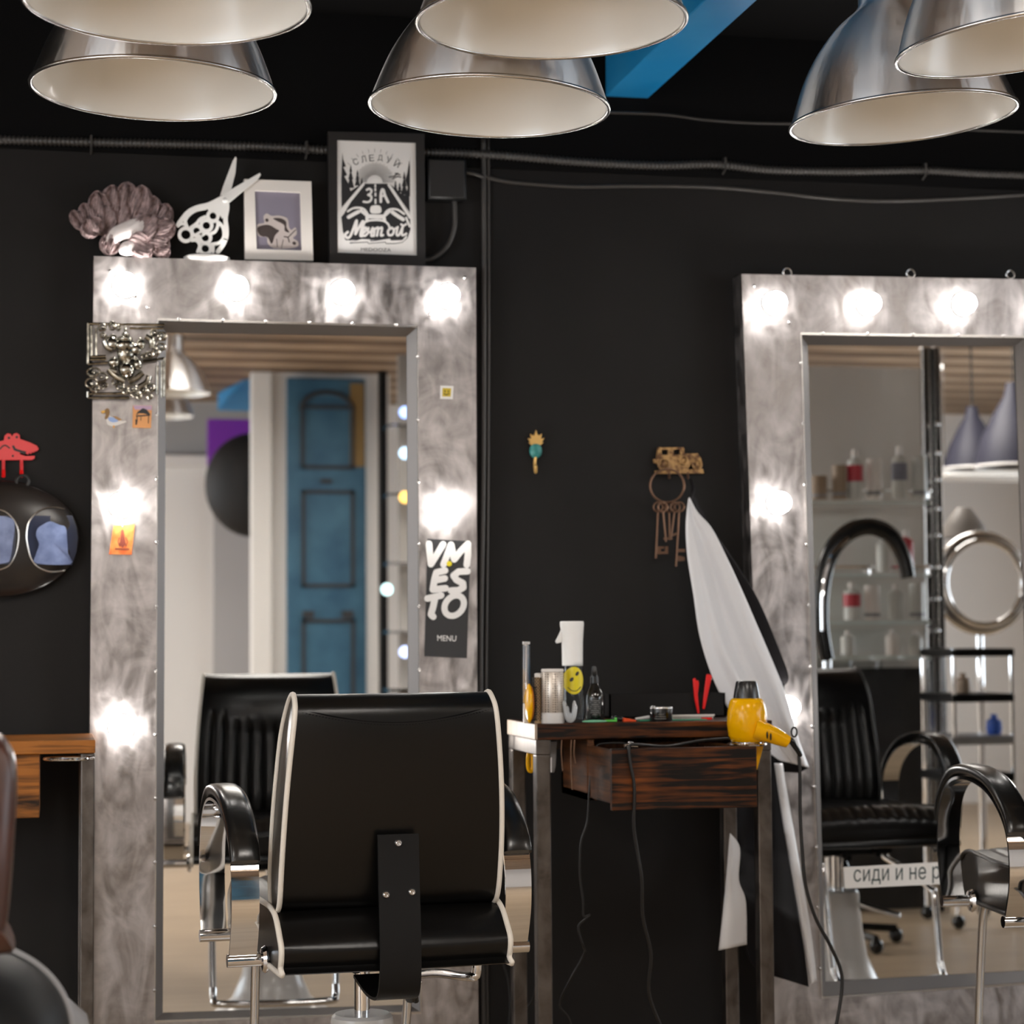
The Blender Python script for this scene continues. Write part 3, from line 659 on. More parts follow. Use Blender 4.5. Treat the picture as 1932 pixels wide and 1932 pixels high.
def clip(px, py, label):
    c = P(px, py, -.012)
    o = MB().tube([c+Vector((0, .011, .016)), c+Vector((0, -.018, .014)), c+Vector((0, -.018, -.014)), c+Vector((0, .011, -.024))], .003, 6).build('conduit_clip', m_conduit)
    tag(o, label, 'clip', 'clips holding the corrugated conduit')
clip(172, 270, 'small clip on the conduit above the coral'); clip(577, 281, 'small clip on the conduit left of the tall poster'); clip(1365, 311, 'conduit clip left of centre on the right half of the wall'); clip(1742, 322, 'conduit clip nearest the right edge of the photo')
# junction box
c = P(845, 338, 0); T = thing('junction_box', 'square black junction box on the wall right of the tall poster', 'junction box', (c.x, 0, c.z))
f = [P(x, y, -.045) for x, y in [(806, 297), (880, 299), (881, 377), (807, 375)]]
MB().prism(f, [Vector((p.x, -.001, p.z)) for p in f]).build('box', m_blackm, T, bevel=.004)
f = [P(x, y, -.048) for x, y in [(802, 293), (884, 295), (885, 304), (803, 302)]]
f = [P(x, y, -.049) for x, y in [(809, 300), (877, 302), (878, 374), (810, 372)]]
MB().prism(f, [Vector((p.x, -.044, p.z)) for p in f]).build('lid', m_frameblk, T, bevel=.003)
MB().tube(cr(px_line([(857, 374), (858, 400), (857, 430), (845, 462), (822, 484), (795, 492)], -.02), 6), .0065, 10).build('cable', m_conduit, T)
MB().tube(cr(px_line([(880, 326), (895, 328), (912, 334)], -.02), 6), .005, 10).build('outlet_cable', m_conduit, T)

# ================================================================== wall hooks and what hangs on them
k = CR(900, 780, 3.117)
T = thing('pineapple_hook', 'small gold and teal pineapple wall hook between the two mirrors', 'hook', P(1011, 852, 0))
b = MB()
for a, l in [(-75, 45), (-52, 60), (-28, 70), (0, 85), (28, 72), (52, 62), (75, 45), (-15, 60), (15, 60)]:
    cx, cy = 348, 182; dx, dy = sin(R(a)), -cos(R(a)); w = 8
    b.pxp(k([(cx-dy*w, cy+dx*w), (cx+dx*l*.6-dy*w*1.3, cy+dy*l*.6+dx*w*1.3), (cx+dx*l, cy+dy*l), (cx+dx*l*.6+dy*w*1.3, cy+dy*l*.6-dx*w*1.3), (cx+dy*w, cy-dx*w)]), -.012-.0003*l/10, -.006)
b.build('leaves', m_gold, T)
s = PXW(0)/3.117
MB().ball(P(*k([(345, 220)])[0], -.010), (38*s, .010, 45*s), 20, 14).build('fruit', m_teal, T)
MB().tube(cr([P(*k([(345, 255)])[0], -.012), P(*k([(340, 290)])[0], -.010), P(*k([(342, 325)])[0], -.016), P(*k([(345, 346)])[0], -.030), P(*k([(346, 325)])[0], -.042), P(*k([(346, 308)])[0], -.046)], 5), .0042, 10).build('hook', m_gold, T)

T = thing('car_hook', 'bronze vintage car shaped wall hook holding the ring of old keys', 'hook', P(1283, 868, 0))
b = MB(); yc = -.016
for pts in ([(1068,200),(1215,198),(1222,212),(1068,214)], [(1066,198),(1086,198),(1090,290),(1056,290)], [(1124,210),(1156,210),(1158,250),(1124,250)], [(1196,200),(1216,200),(1225,255),(1198,255)], [(1060,244),(1222,242),(1300,240),(1318,262),(1325,290),(1280,270),(1240,330),(1130,335),(1120,290),(1090,275),(1060,300)], [(1225,236),(1300,234),(1305,246),(1225,248)], [(1050,335),(1330,325),(1336,352),(1052,356)], [(1040,268),(1062,262),(1060,290),(1044,292)]):
    b.pxp(k(pts), yc, -.004)
b.build('car_body', m_brass, T, bevel=.0008)
for cx, cy, r in [(1098, 300, 36), (1295, 300, 31), (1214, 274, 28)]:
    b = MB()
    b.tube([P(*k([(cx+r*.86*cos(t*pi/10), cy+r*.86*sin(t*pi/10))])[0], yc-.003) for t in range(20)], .0026, 8, closed=True)
    for t in range(4):
        a = t*pi/4; b.tube([P(*k([(cx+r*.8*cos(a), cy+r*.8*sin(a))])[0], yc-.002), P(*k([(cx-r*.8*cos(a), cy-r*.8*sin(a))])[0], yc-.002)], .0012, 6)
    b.pxp(k(circ(cx, cy, r*.28, r*.28, 10)), yc-.004, yc); b.pxp(k(circ(cx, cy, r*.85, r*.85, 18)), yc+.0005, yc+.006)
    b.build('wheel', m_brass, T)
for cx in (1130, 1240):
    MB().tube(cr([P(*k([(cx, 352)])[0], -.01), P(*k([(cx, 372)])[0], -.015), P(*k([(cx, 380)])[0], -.04), P(*k([(cx, 350)])[0], -.062)], 5), .003, 8).build('hook', m_rust, T)

T = thing('key_ring', 'large rusty ring with old keys hanging from the car hook', 'keys', P(1258, 915, -.05))
yk = -.048
MB().tube([P(*k([(1118+100*cos(t*pi/20), 425+98*sin(t*pi/20))])[0], yk) for t in range(40)], .0028, 8, closed=True).build('ring', m_rust, T)
def key(bow, tip, bits, dy):
    b = MB(); y = yk+dy
    (bx, by), (tx, ty) = bow, tip
    b.tube([P(*k([(bx+27*cos(t*pi/9), by+27*sin(t*pi/9))])[0], y) for t in range(18)], .0028, 8, closed=True)
    d = Vector((tx-bx, ty-by)).normalized(); sx, sy_ = bx+d.x*27, by+d.y*27
    b.tube([P(*k([(sx, sy_)])[0], y), P(*k([(tx, ty)])[0], y)], .0028, 8)
    for q in bits: b.pxp(k(q), y-.0015, y+.0015)
    b.build('key', m_rust, T)
key((1066, 550), (1052, 852), [[(1056,782),(1082,782),(1082,828),(1056,828)], [(1082,782),(1100,782),(1100,795),(1082,795)], [(1082,812),(1122,812),(1122,826),(1082,826)], [(1106,782),(1124,782),(1124,826),(1106,826)]], 0)
key((1092, 552), (1112, 755), [[(1098,730),(1135,728),(1135,742),(1100,744)]], -.008)
key((1130, 552), (1132, 742), [[(1132,715),(1165,705),(1168,718),(1134,728)], [(1132,735),(1150,732),(1150,742),(1132,745)]], .006)
key((1165, 552), (1140, 735), [[(1142,710),(1176,700),(1176,714),(1142,724)]], -.004)
key((1190, 550), (1170, 900), [[(1174,796),(1224,798),(1224,815),(1174,815)], [(1174,838),(1196,838),(1196,868),(1174,868)], [(1196,838),(1222,845),(1222,866),(1196,868)]], .003)

# crocodile hook and the black round ornament
k = CR(0, 780, 5.367)
T = thing('crocodile_hook', 'flat coral-red grinning crocodile shaped wall hook at the left edge', 'hook', P(20, 860, 0))
yc = -.012
MB().pxp(k([(-120,330),(-40,290),(38,272),(45,225),(75,200),(110,205),(122,230),(138,205),(170,196),(200,215),(205,258),(300,290),(375,325),(393,358),(380,380),(350,388),(345,400),(330,392),(310,412),(295,398),(285,418),(262,405),(240,412),(225,398),(205,405),(200,412),(262,432),(355,428),(350,455),(320,472),(-120,474)]), yc, -.005).build('crocodile', m_redhook, T, bevel=.001)
b = MB()
for x, y, r in [(90, 248, 13), (170, 240, 13), (130, 430, 11)]: b.pxp(k(circ(x, y, r, r, 10)), yc-.0006, yc)
b.stroke(k([(135,335),(150,365),(180,375),(215,385)]), 4.5, yc-.0006); b.stroke(k(crp([(0,360),(30,330),(60,325),(95,350)], 4)), 2.6, yc-.0006)
b.pxp(k([(200,370),(230,378),(265,385),(262,405),(240,412),(225,398),(205,405)]), yc-.0006, yc)
b.build('face_cutouts', m_ink, T)
for x in (35, 218):
    MB().tube([P(*k([(x, 465)])[0], -.010), P(*k([(x, 520)])[0], -.012), P(*k([(x, 585)])[0], -.022)], .0042, 10).build('hook_leg', m_redhook, T)
    label_part(MB().tube([P(*k([(x, 583)])[0], -.022), P(*k([(x, 636)])[0], -.034)], .0046, 10).build('hook_tip', m_red, T), 'bright red rubber tip')

T = thing('round_ornament', 'glossy black round ornament with two oval bluish windows hanging from the crocodile hook', 'ornament', P(40, 1015, -.01))
cc = P(0.3, 1016, -.03); rx = PXW(-.03)*152; rz_ = PXW(-.03)*110
cc = P(-3, 1016, -.03); rx = P(152, 1016, -.03).x-cc.x; rz_ = cc.z-P(-3, 1127, -.03).z
MB().ball(cc, (rx, .028, rz_), 40, 24).build('body', plain('glossy_dark_plastic', (.014, .011, .010), .22), T)
def face(x, z):
    q = 1-((x-cc.x)/rx)**2-((z-cc.z)/rz_)**2; return cc.y-.028*math.sqrt(max(.02, q))
m_screen = plain('navy_glass', (.022, .028, .055), .18); m_screen2 = two_tone('pale_blue_print', (.13, .17, .31), (.22, .28, .48), 30, .35, .65, .25)  # navy glass, and a blue reflection painted as flat colour
for pts in ([(270,1225),(285,1120),(340,1040),(735,1030),(778,1150),(790,1260),(775,1400),(730,1535),(370,1530),(300,1440),(275,1330)], [(160,1250),(145,1120),(95,1040),(-400,1030),(-400,1530),(100,1528),(150,1420)]):
    q = k(pts); b = MB(); fr = []
    for x, y in q:
        p = P(x, y, -.05); fr.append(Vector((p.x, face(p.x, p.z)-.0035, p.z)))
    cen = sum(fr, Vector())/len(fr); cen.y = face(cen.x, cen.z)-.002; n = len(fr)
    b.add(fr+[cen], [(i, (i+1) % n, n) for i in range(n)])
    wn = b.build('window', m_screen, T)
    pq = k(crp([(380,1170),(430,1130),(510,1095),(600,1130),(665,1155),(680,1290),(690,1420),(715,1525),(370,1520),(360,1440),(395,1330),(365,1240)], 3, True)) if pts[0][0] == 270 else k(crp([(150,1130),(100,1060),(-60,1080),(-200,1500),(60,1515),(110,1450),(130,1320)], 3, True))
    b = MB(); fr = []
    for x, y in pq:
        p = P(x, y, -.05); fr.append(Vector((p.x, face(p.x, p.z)-.0055, p.z)))
    cen = sum(fr, Vector())/len(fr); cen.y = face(cen.x, cen.z)-.0045; n = len(fr)
    b.add(fr+[cen], [(i, (i+1) % n, n) for i in range(n)]); b.build('pale_print', m_screen2, wn)  # painted reflection, a pale shape just proud of the window
b = MB()
for pts in ([(655,965),(560,950),(450,965),(360,1015),(290,1110),(268,1230),(280,1340),(310,1460),(370,1545),(470,1595),(560,1602),(655,1590)], [(-60,960),(60,1000),(140,1080),(185,1180),(190,1290),(160,1430),(90,1545),(-60,1600)]):
    q = []
    for x, y in k(crp(pts, 4)):
        p = P(x, y, -.05); q.append(Vector((p.x, face(p.x, p.z)-.003, p.z)))
    b.tube(q, .0022, 8)
b.build('metal_rim', m_nickel, T)
MB().tube([P(*k([(228+62*cos(t*pi/12), 690+62*sin(t*pi/12))])[0], -.034) for t in range(24)], .004, 8, closed=True).build('hanging_ring', m_cable, T)

# ================================================================== capes hanging on the wall by the right mirror
m_capew2 = m_cape
def cloth(left, right, bot_n, yfn, nu=20, nv=44):
    Lp = [Vector(q) for q in left]; Rp = [Vector(q) for q in right]
    def at(pl, t):
        t *= len(pl)-1; i = min(int(t), len(pl)-2); return pl[i].lerp(pl[i+1], t-i)
    Ls = [Vector((q[0], q[1])) for q in crp(left, 8)]; Rs = [Vector((q[0], q[1])) for q in crp(right, 8)]
    def fn(u, v):
        a, c = at(Ls, v), at(Rs, v); q = a.lerp(c, u); return P(q.x, q.y, yfn(u, v))
    return MB().grid(fn, nu, nv)
T = thing('hairdressing_cape', 'silver-white hairdressing cape hanging on the wall beside the right mirror', 'cape', P(1300, 945, -.06))
yf = lambda u, v: -.136-.008*v-.012*sin(u*7.5+1.5*v)*min(1, v*2.5)-.007*sin(u*15+3-2*v)*v-.008*abs(sin(u*10+2.2*v))*v-.018*math.exp(-((u-.35)/.1)**2)*max(0, min(1, (v-.42)*6))*max(0, 1-(v-.42)*2.2)
cloth([(1299, 940), (1294, 990), (1297, 1050), (1308, 1120), (1320, 1200), (1343, 1275), (1370, 1330), (1400, 1372), (1434, 1408), (1470, 1434)],
      [(1301, 938), (1316, 966), (1342, 995), (1368, 1045), (1396, 1105), (1422, 1165), (1452, 1235), (1482, 1310), (1505, 1390), (1526, 1448)], 0, yf, 40, 60).build('cape_cloth', m_cape, T, solid=.0016, angle=180)
MB().tube(cr([P(1304, 905, -.02), P(1308, 925, -.05), P(1302, 945, -.095)], 5), .004, 8).build('hanging_loop', m_capeblk, T)
label_part(cloth([(1462, 1426), (1463, 1436), (1466, 1446), (1475, 1456)], [(1526, 1447), (1524, 1449), (1518, 1452), (1508, 1458)], 0, lambda u, v: -.125+.02*v, 8, 6).build('lining_hem', m_capeblk, T, solid=.0016, angle=180), 'black underside showing at the hem')
T = thing('hairdressing_cape', 'long black cape with pale stripe hanging to knee height behind the silver-white cape', 'cape', P(1310, 920, -.04))
cloth([(1304, 922), (1306, 950), (1320, 1010), (1345, 1080), (1375, 1150), (1400, 1220), (1420, 1260)],
      [(1308, 920), (1324, 962), (1352, 1010), (1388, 1062), (1430, 1130), (1466, 1215), (1488, 1278), (1474, 1297)], 0, lambda u, v: -.050-.030*min(1, v*2.5)-.005*sin(u*6+v*4)*v, 16, 40).build('upper_cloth', m_capeblk, T, solid=.0016, angle=180)
cloth([(1400, 1250), (1385, 1380), (1378, 1480), (1384, 1560), (1398, 1620), (1392, 1670), (1407, 1700), (1407, 1790), (1430, 1832)],
      [(1480, 1290), (1478, 1400), (1474, 1480), (1482, 1560), (1494, 1640), (1505, 1720), (1517, 1790), (1524, 1845), (1526, 1862)], 0, lambda u, v: -.098-.012*sin(u*9+v*3)*min(1, v*2)-.132*max(0, min(1, (v-.46)*5)), 26, 50).build('lower_cloth', m_capeblk, T, solid=.0016, angle=180)
label_part(cloth([(1461, 1440), (1468, 1490), (1480, 1570), (1494, 1650), (1508, 1730), (1520, 1800), (1528, 1858)],
      [(1476, 1440), (1484, 1490), (1498, 1570), (1510, 1640), (1522, 1710), (1533, 1780), (1541, 1850)], 0, lambda u, v: -.130-.012*sin(u*3.1)-.125*max(0, min(1, (v-.25)*4)), 6, 30).build('pale_stripe', m_cape, T, solid=.0016, angle=180), 'pale stripe along the edge')
label_part(cloth([(1377, 1573), (1374, 1610), (1369, 1670), (1363, 1730), (1356, 1793)],
      [(1378, 1572), (1396, 1600), (1394, 1660), (1407, 1700), (1409, 1782)], 0, lambda u, v: -.262-.014*sin(u*5)*v, 12, 24).build('grey_flap', m_cape, T, solid=.0016, angle=180), 'pale grey turned-back corner')

# ================================================================== pendant lamps
LR = .23
def make_pendant():
    T = thing('pendant_lamp', '', 'lamp')
    prof = [(LR, 0), (.2275, .010), (.222, .026), (.213, .050), (.204, .073), (.193, .097), (.179, .122), (.163, .146), (.144, .170), (.122, .194), (.100, .212), (.080, .227), (.071, .240), (.070, .262), (.068, .330), (.030, .337), (0, .338)]
    prof = prof[:1]+[(q.x, q.y) for q in cr(prof[:13], 3)][1:]+prof[13:]
    MB().lathe(prof, n=96).build('shade', m_alu, T, local=True, angle=60, recalc=False)
    inn = [(max(0, r-.0045), z+.001 if z < .2 else z-.006) for r, z in prof if z < .228]+[(.06, .229), (0, .230)]
    MB().lathe(inn, n=64).build('enamel_lining', m_enamel, T, local=True, angle=60)
    MB().tube([Vector((LR*cos(t*2*pi/64), LR*sin(t*2*pi/64), .001)) for t in range(64)], .0042, 8, closed=True).build('rolled_rim', m_nickel, T, local=True, angle=180)
    bl = MB().ball((0, 0, .135), (.034, .034, .034), 20, 12)
    bl.lathe([(.030, .150), (.020, .185), (.019, .232)], n=20)
    bl.build('bulb', plain('unlit_bulb', (.85, .83, .78), .12, coat=.5), T, local=True)
    MB().tube([(0, 0, .335), (0, 0, .52)], .004, 8).build('cord', m_cable, T, local=True)
    return T
lampA = None
lamps = [  # rim centre px, rim width px, tilt about view axis (deg), label
    (315, 8, 535, 0.6, 'front aluminium pendant lamp of the left pair, cut by the top of the photo'),
    (290, 170, 456, 1.2, 'rear aluminium pendant lamp of the left pair, below and behind the front one'),
    (1041, 42, 507, -.4, 'front aluminium pendant lamp of the middle pair, overlapping the blue beam'),
    (923, 203, 451, 2.0, 'rear aluminium pendant lamp of the middle pair, above the tall poster'),
    (1704, 224, 424, -4.2, 'dented aluminium pendant lamp of the right pair, its whole dome in view'),
    (1932, 82, 478, -6.5, 'front aluminium pendant lamp of the right pair, cut by the right edge'),
]
for i, (px, py, w, tilt, lab) in enumerate(lamps):
    d = 2*LR*FPX/w; c = D(px, py, d)
    mat = Matrix.Translation(c) @ Matrix.Rotation(R(tilt), 4, 'Y')
    if lampA is None:
        lampA = make_pendant(); lampA.matrix_world = mat; T = lampA
        ROOT[lampA.name] = mat
    else: T = copy_tree(lampA, mat)
    T['label'] = lab; T['group'] = 'aluminium pendant lamps over the chairs'
    if lab.startswith('dented'):                       # knock two small dents into this shade
        for ch in T.children:
            if not ch.name.startswith('shade'): continue
            ch.data = ch.data.copy()
            for v in ch.data.vertices:
                for dx, dy, dz, sg, dp in ((-.075, -.165, .120, .024, .004), (-.055, -.150, .165, .020, .003)):
                    q = (v.co-Vector((dx, dy, dz))).length/sg; n = Vector((v.co.x, v.co.y, 0)).normalized(); v.co -= n*dp*math.exp(-q*q)
# ================================================================== salon chairs (local: +y forward, origin on the floor)
def make_chair(label, loc, rz, m_body, m_pip, white=True):
    T = thing('salon_chair', label, 'chair', loc, rz)
    # ---- seat cushion: rounded block, ribs along y on top
    zt, zb_, hw, yr, yf = .584, .468, .217, -.305, .285
    def seat_section(n=40):                       # loop in (y,z), rounded
        pts = [(yr+.035, zb_), (yf-.05, zb_+.01), (yf-.012, zb_+.035), (yf, zb_+.075), (yf-.02, zt-.020), (yf-.075, zt+.002), (.05, zt-.006), (-.08, zt-.006), (yr+.12, zt-.006), (yr+.060, zt-.018), (yr+.020, zt-.048), (yr, zb_+.045), (yr+.010, zb_+.012)]
        return [(q.x, q.y) for q in cr(pts, 4, True)]
    sec = seat_section(); n = len(sec); nx = 72
    def fn_seat(i, u):
        y, z = sec[i]; x = -hw+2*hw*u
        crown = .012*(1-(2*u-1)**2)
        if z > zt-.05 and y > yr+.10: z += crown - .0045*(1-abs(cos((u*13)*pi)))**2*1.0*(1 if .06 < u < .94 else 0)
        elif z > zt-.07: z += crown*.7
        else: y += (.010*(1-(2*u-1)**2))*(1 if y > 0 else -1)
        return Vector((x, y, z))
    b = MB(); vs = [fn_seat(i, k/nx) for k in range(nx+1) for i in range(n)]
    fs = [(k*n+i, k*n+(i+1) % n, (k+1)*n+(i+1) % n, (k+1)*n+i) for k in range(nx) for i in range(n)]
    fs += [tuple(range(n)), tuple(nx*n+i for i in range(n-1, -1, -1))]
    b.add(vs, fs).build('seat', m_body, T, local=True, angle=50)
    for sx in (-1, 1): MB().tube([Vector((sx*hw, y, z)) for y, z in sec], .0055, 8, closed=True).build('seat_piping', m_pip, T, local=True, angle=180)
    # ---- backrest: side profile in (y,z); front face has channels below a headroll
    b0, bt = .570, .975
    prof_r = [(-.238, b0+.012), (-.268, .66), (-.288, .76), (-.302, .87), (-.305, .937), (-.290, bt-.012)]
    prof_f = [(-.262, bt), (-.228, bt-.018), (-.192, .90), (-.176, .80), (-.160, .70), (-.150, .62), (-.165, b0)]
    loop = [(q.x, q.y) for q in cr(prof_r+prof_f, 5, True)]; n = len(loop)
    def hwid(z): t = max(0, min(1, (z-b0)/(bt-b0))); return .208+.004*sin(t*pi)-.021*t**1.6
    def fn_back(i, u):
        y, z = loop[i]; x = (2*u-1)*hwid(z); c = 1-(2*u-1)**2
        front = y > -.232+(.93-z)*.10
        if front and z < .86-.03*c: y += .022*c-.010*abs(cos(u*11*pi))**6*(1 if .04 < u < .96 else 0)
        elif front: y += .030*c
        else: y -= .012*c
        if z > bt-.03: z += .012*c*0+.006*sin(u*9)*0
        if not front and z < .9: y += 0
        return Vector((x, y, z))
    nx = 88
    b = MB(); vs = [fn_back(i, k/nx) for k in range(nx+1) for i in range(n)]
    fs = [(k*n+i, k*n+(i+1) % n, (k+1)*n+(i+1) % n, (k+1)*n+i) for k in range(nx) for i in range(n)]
    fs += [tuple(range(n)), tuple(nx*n+i for i in range(n-1, -1, -1))]
    b.add(vs, fs)
    back = b.build('backrest', m_body, T, local=True, angle=60)
    for sx in (-1, 1): MB().tube([Vector((sx*(hwid(z)+.001), y, z)) for y, z in loop], .0052, 8, closed=True).build('backrest_piping', m_pip, T, local=True, angle=180)
    # stitched seam curving across the rear of the backrest near the top
    b = MB()
    q = []
    for t in range(41):
        u = .03+.94*t/40; z = .950-.028*sin(u*pi); c = 1-(2*u-1)**2
        q.append(Vector(((2*u-1)*hwid(z), -.3045-.012*c+max(0, (z-.937))*.35, z)))
    b.tube(q, .0016, 6)
    for t in range(60):
        u = .03+.94*(t+.5)/60; z = .9455-.028*sin(u*pi); c = 1-(2*u-1)**2
        b.tube([Vector(((2*u-1)*hwid(z)-.0018, -.3052-.012*c+max(0, (z-.937))*.35, z)), Vector(((2*u-1)*hwid(z)+.0018, -.3052-.012*c+max(0, (z-.937))*.35, z))], .0007, 5)
    b.build('seam', m_ceil, T, local=True, angle=180)
    # ---- rear bracket plate, curling under the seat
    path = [(-.306, .716), (-.309, .66), (-.314, .60), (-.319, .55), (-.322, .50), (-.320, .455), (-.308, .428), (-.278, .415), (-.20, .414), (-.10, .430)]
    path = [(q.x, q.y) for q in cr(path, 5)]; b = MB(); wv = .039
    vs = []
    for i, (y, z) in enumerate(path):
        a = path[max(0, i-1)]; c = path[min(len(path)-1, i+1)]; t = Vector((c[0]-a[0], c[1]-a[1])).normalized(); nrm = (t.y, -t.x)
        for sx in (-1, 1):
            for s in (0, .006): vs.append(Vector((sx*wv, y-nrm[0]*s*-1, z-nrm[1]*s*-1)))
    fs = []
    for i in range(len(path)-1):
        p, q = i*4, (i+1)*4
        fs += [(p, p+2, q+2, q), (p+1, q+1, q+3, p+3), (p, q, q+1, p+1), (p+2, p+3, q+3, q+2)]
    e = (len(path)-1)*4
    fs += [(0, 1, 3, 2), (e, e+2, e+3, e+1)]
    br = b.add(vs, fs).build('back_bracket', m_blackm, T, local=True, angle=40)
    rm = Matrix.Rotation(R(90), 3, 'X')
    for x, z, y in [(0, .700, -.3075), (-.025, .607, -.314), (.024, .610, -.314)]:
        b = MB().lathe([(0, .010), (.0045, .010), (.0062, .0085), (.0080, .004), (.0086, 0), (.0086, -.012), (0, -.012)], (x, y, z), 20, rm)
        b.tube([Vector((x+.0028*cos(t*pi/3), y-.0105, z+.0028*sin(t*pi/3))) for t in range(6)], .0009, 5, closed=True)
        b.build('bolt', m_chrome, br, local=True)
    # ---- arms: chrome flat loop and black pad
    for sx in (-1, 1):
        x0 = sx*.265; w = .026
        lp = cr([(-.165, .478), (-.195, .56), (-.192, .64), (-.158, .695), (-.080, .742), (.030, .762), (.130, .752), (.192, .705), (.216, .62), (.208, .54), (.188, .478)], 6)
        b = MB(); vs = []
        for i, q in enumerate(lp):
            a = lp[max(0, i-1)]; c = lp[min(len(lp)-1, i+1)]; t = (c-a).normalized(); nr = Vector((t.y, -t.x))
            for ss in (-1, 1):
                for s in (-.003, .003): vs.append(Vector((x0+ss*w, q.x+nr.x*s, q.y+nr.y*s)))
        fs = []
        for i in range(len(lp)-1):
            p, q = i*4, (i+1)*4
            fs += [(p, p+2, q+2, q), (p+1, q+1, q+3, p+3), (p, q, q+1, p+1), (p+2, p+3, q+3, q+2)]
        e = (len(lp)-1)*4; fs += [(0, 1, 3, 2), (e, e+2, e+3, e+1)]
        arm = b.add(vs, fs).build('armrest', m_chrome, T, local=True, angle=35)
        pl = cr([(-.192, .660), (-.160, .706), (-.080, .754), (.030, .774), (.135, .764), (.203, .710), (.222, .655)], 8)
        vs = []; m = 14
        for i, q in enumerate(pl):
            a = pl[max(0, i-1)]; c = pl[min(len(pl)-1, i+1)]; t = (c-a).normalized(); nr = Vector((-t.y, t.x))
            if nr.y < 0 and abs(nr.y) > .3: nr = -nr
            if i == 0: ref = nr
            if nr.dot(ref) < 0: nr = -nr
            ref = nr
            f = min(1, .55+.45*sin(pi*min(1, (i+1)/6)*.5)) if i < 6 else (min(1, .55+.45*(len(pl)-i)/6) if i > len(pl)-7 else 1)
            for kk in range(m):
                an = kk*2*pi/m; cx = cos(an); sz = sin(an)
                ex = math.copysign(abs(cx)**.6, cx)*.0285; ez = math.copysign(abs(sz)**.6, sz)*.0125*f
                vs.append(Vector((x0+ex, q.x+nr.x*(ez+.006), q.y+nr.y*(ez+.006))))
        L = len(pl)
        fs = [(i*m+k, i*m+(k+1) % m, (i+1)*m+(k+1) % m, (i+1)*m+k) for i in range(L-1) for k in range(m)]+[tuple(range(m)), tuple((L-1)*m+k for k in range(m))]
        MB().add(vs, fs).build('arm_pad', m_leatherf, arm, local=True, angle=60)
        for y in (-.165, .188):
            b = MB(); b.tube([(sx*.212, y, .478), (sx*.294, y, .478)], .0125, 18)
            b.lathe([(.0125, 0), (.024, .0), (.026, .004), (.022, .010), (.0125, .012)], (sx*.219, y, .478), 20, Matrix.Rotation(R(90*sx), 3, 'Y'))
            b.build('arm_rod', m_chrome, arm, local=True)
    # ---- under-seat plate, column, base, footrest
    b = MB(); b.bb((-.11, -.15, .450), (.11, .14, .472)); b.bb((-.06, -.19, .446), (-.045, .17, .466)); b.bb((.045, -.19, .446), (.06, .17, .466))
    b.bb((.05, -.13, .41), (.075, -.06, .455))
    b.build('seat_plate', m_blackm, T, local=True, bevel=.003)
    MB().lathe([(0, .15), (.0155, .15), (.0155, .452), (0, .452)], n=24).build('column', m_chrome, T, local=True)
    MB().lathe([(0, .338), (.054, .338), (.060, .332), (.062, .322), (.0615, .30), (.061, .285), (.066, .27), (.070, .22), (.082, .15), (.11, .085), (.17, .040), (.225, .016), (.235, .006), (.235, 0), (0, 0)], n=64).build('base', m_basew, T, local=True, angle=30)
    MB().tube([(.045, .03, .30), (.09, .08, .285), (.125, .12, .275), (.135, .13, .274)], .008, 10).build('pump_lever', m_chrome, T, local=True)
    b = MB(); s0 = cr([(.205, -.11, .472), (.205, -.11, .424), (.197, -.085, .412), (.18, .10, .392), (.168, .26, .362), (.166, .285, .345), (.163, .31, .23), (.160, .325, .15)], 6)
    s1 = cr([(-.165, .24, .472), (-.165, .265, .44), (-.164, .285, .36), (-.162, .31, .23), (-.160, .325, .15)], 6)
    b.tube(s0, .0098, 12); b.tube(s1, .0098, 12)
    b.tube(cr([(-.160, .325, .165), (-.158, .345, .138), (-.14, .36, .130), (0, .365, .128), (.14, .36, .130), (.158, .345, .138), (.160, .325, .165)], 6), .0098, 12)
    b.build('footrest', m_chrome, T, local=True, angle=60)
    b = MB(); b.tube([(.05, -.16, .43), (.075, -.10, .38)], .012, 12); b.tube([(.075, -.12, .41), (.085, -.10, .372)], .006, 8)
    b.build('recline_lever', m_blackp, T, local=True)
    return T
q = P(683, 1905, -.93)
CH1 = make_chair('black leather salon chair with cream piping seen from behind, in front of the left mirror', (q.x, -.93, 0), R(4.3), m_leather, m_piping)
CH2 = make_chair('black salon chair at the right edge, only its left armrest and seat side in view', (2.25, -.85, 0), R(-3), m_leather, m_pipdark)

# brown chair, out of focus at the left edge, close to the camera
yb = -2.35
c = P(-260, 1600, yb)
T = thing('brown_chair', 'out of focus brown leather chair close to the camera at the left edge', 'chair', (c.x, yb, 0))
outl = crp([(-420, 1390), (-150, 1372), (-20, 1380), (14, 1402), (29, 1440), (31, 1500), (27, 1580), (20, 1680), (10, 1760), (-8, 1800), (-420, 1800)], 5, True)
b = MB(); n = len(outl); rings = []
cx = sum(p[0] for p in outl)/n; cy = sum(p[1] for p in outl)/n
for yy, s in [(yb+.09, .90), (yb+.075, .975), (yb+.045, 1.0), (yb-.01, 1.0), (yb-.035, .975), (yb-.05, .90)]:
    fr = [P(x, y, yb) for x, y in outl]; ce = P(cx, cy, yb)
    rings.append([Vector((ce.x+(p.x-ce.x)*s, yy, ce.z+(p.z-ce.z)*s)) for p in fr])
vs = [p for g in rings for p in g]
fs = [(i*n+k, i*n+(k+1) % n, (i+1)*n+(k+1) % n, (i+1)*n+k) for i in range(5) for k in range(n)]+[tuple(range(n)), tuple(5*n+k for k in range(n))]
b.add(vs, fs).build('backrest', m_brown, T, angle=80)
ys = -2.15; sc_ = P(-75, 1950, ys); r = P(133, 1950, ys).x-sc_.x
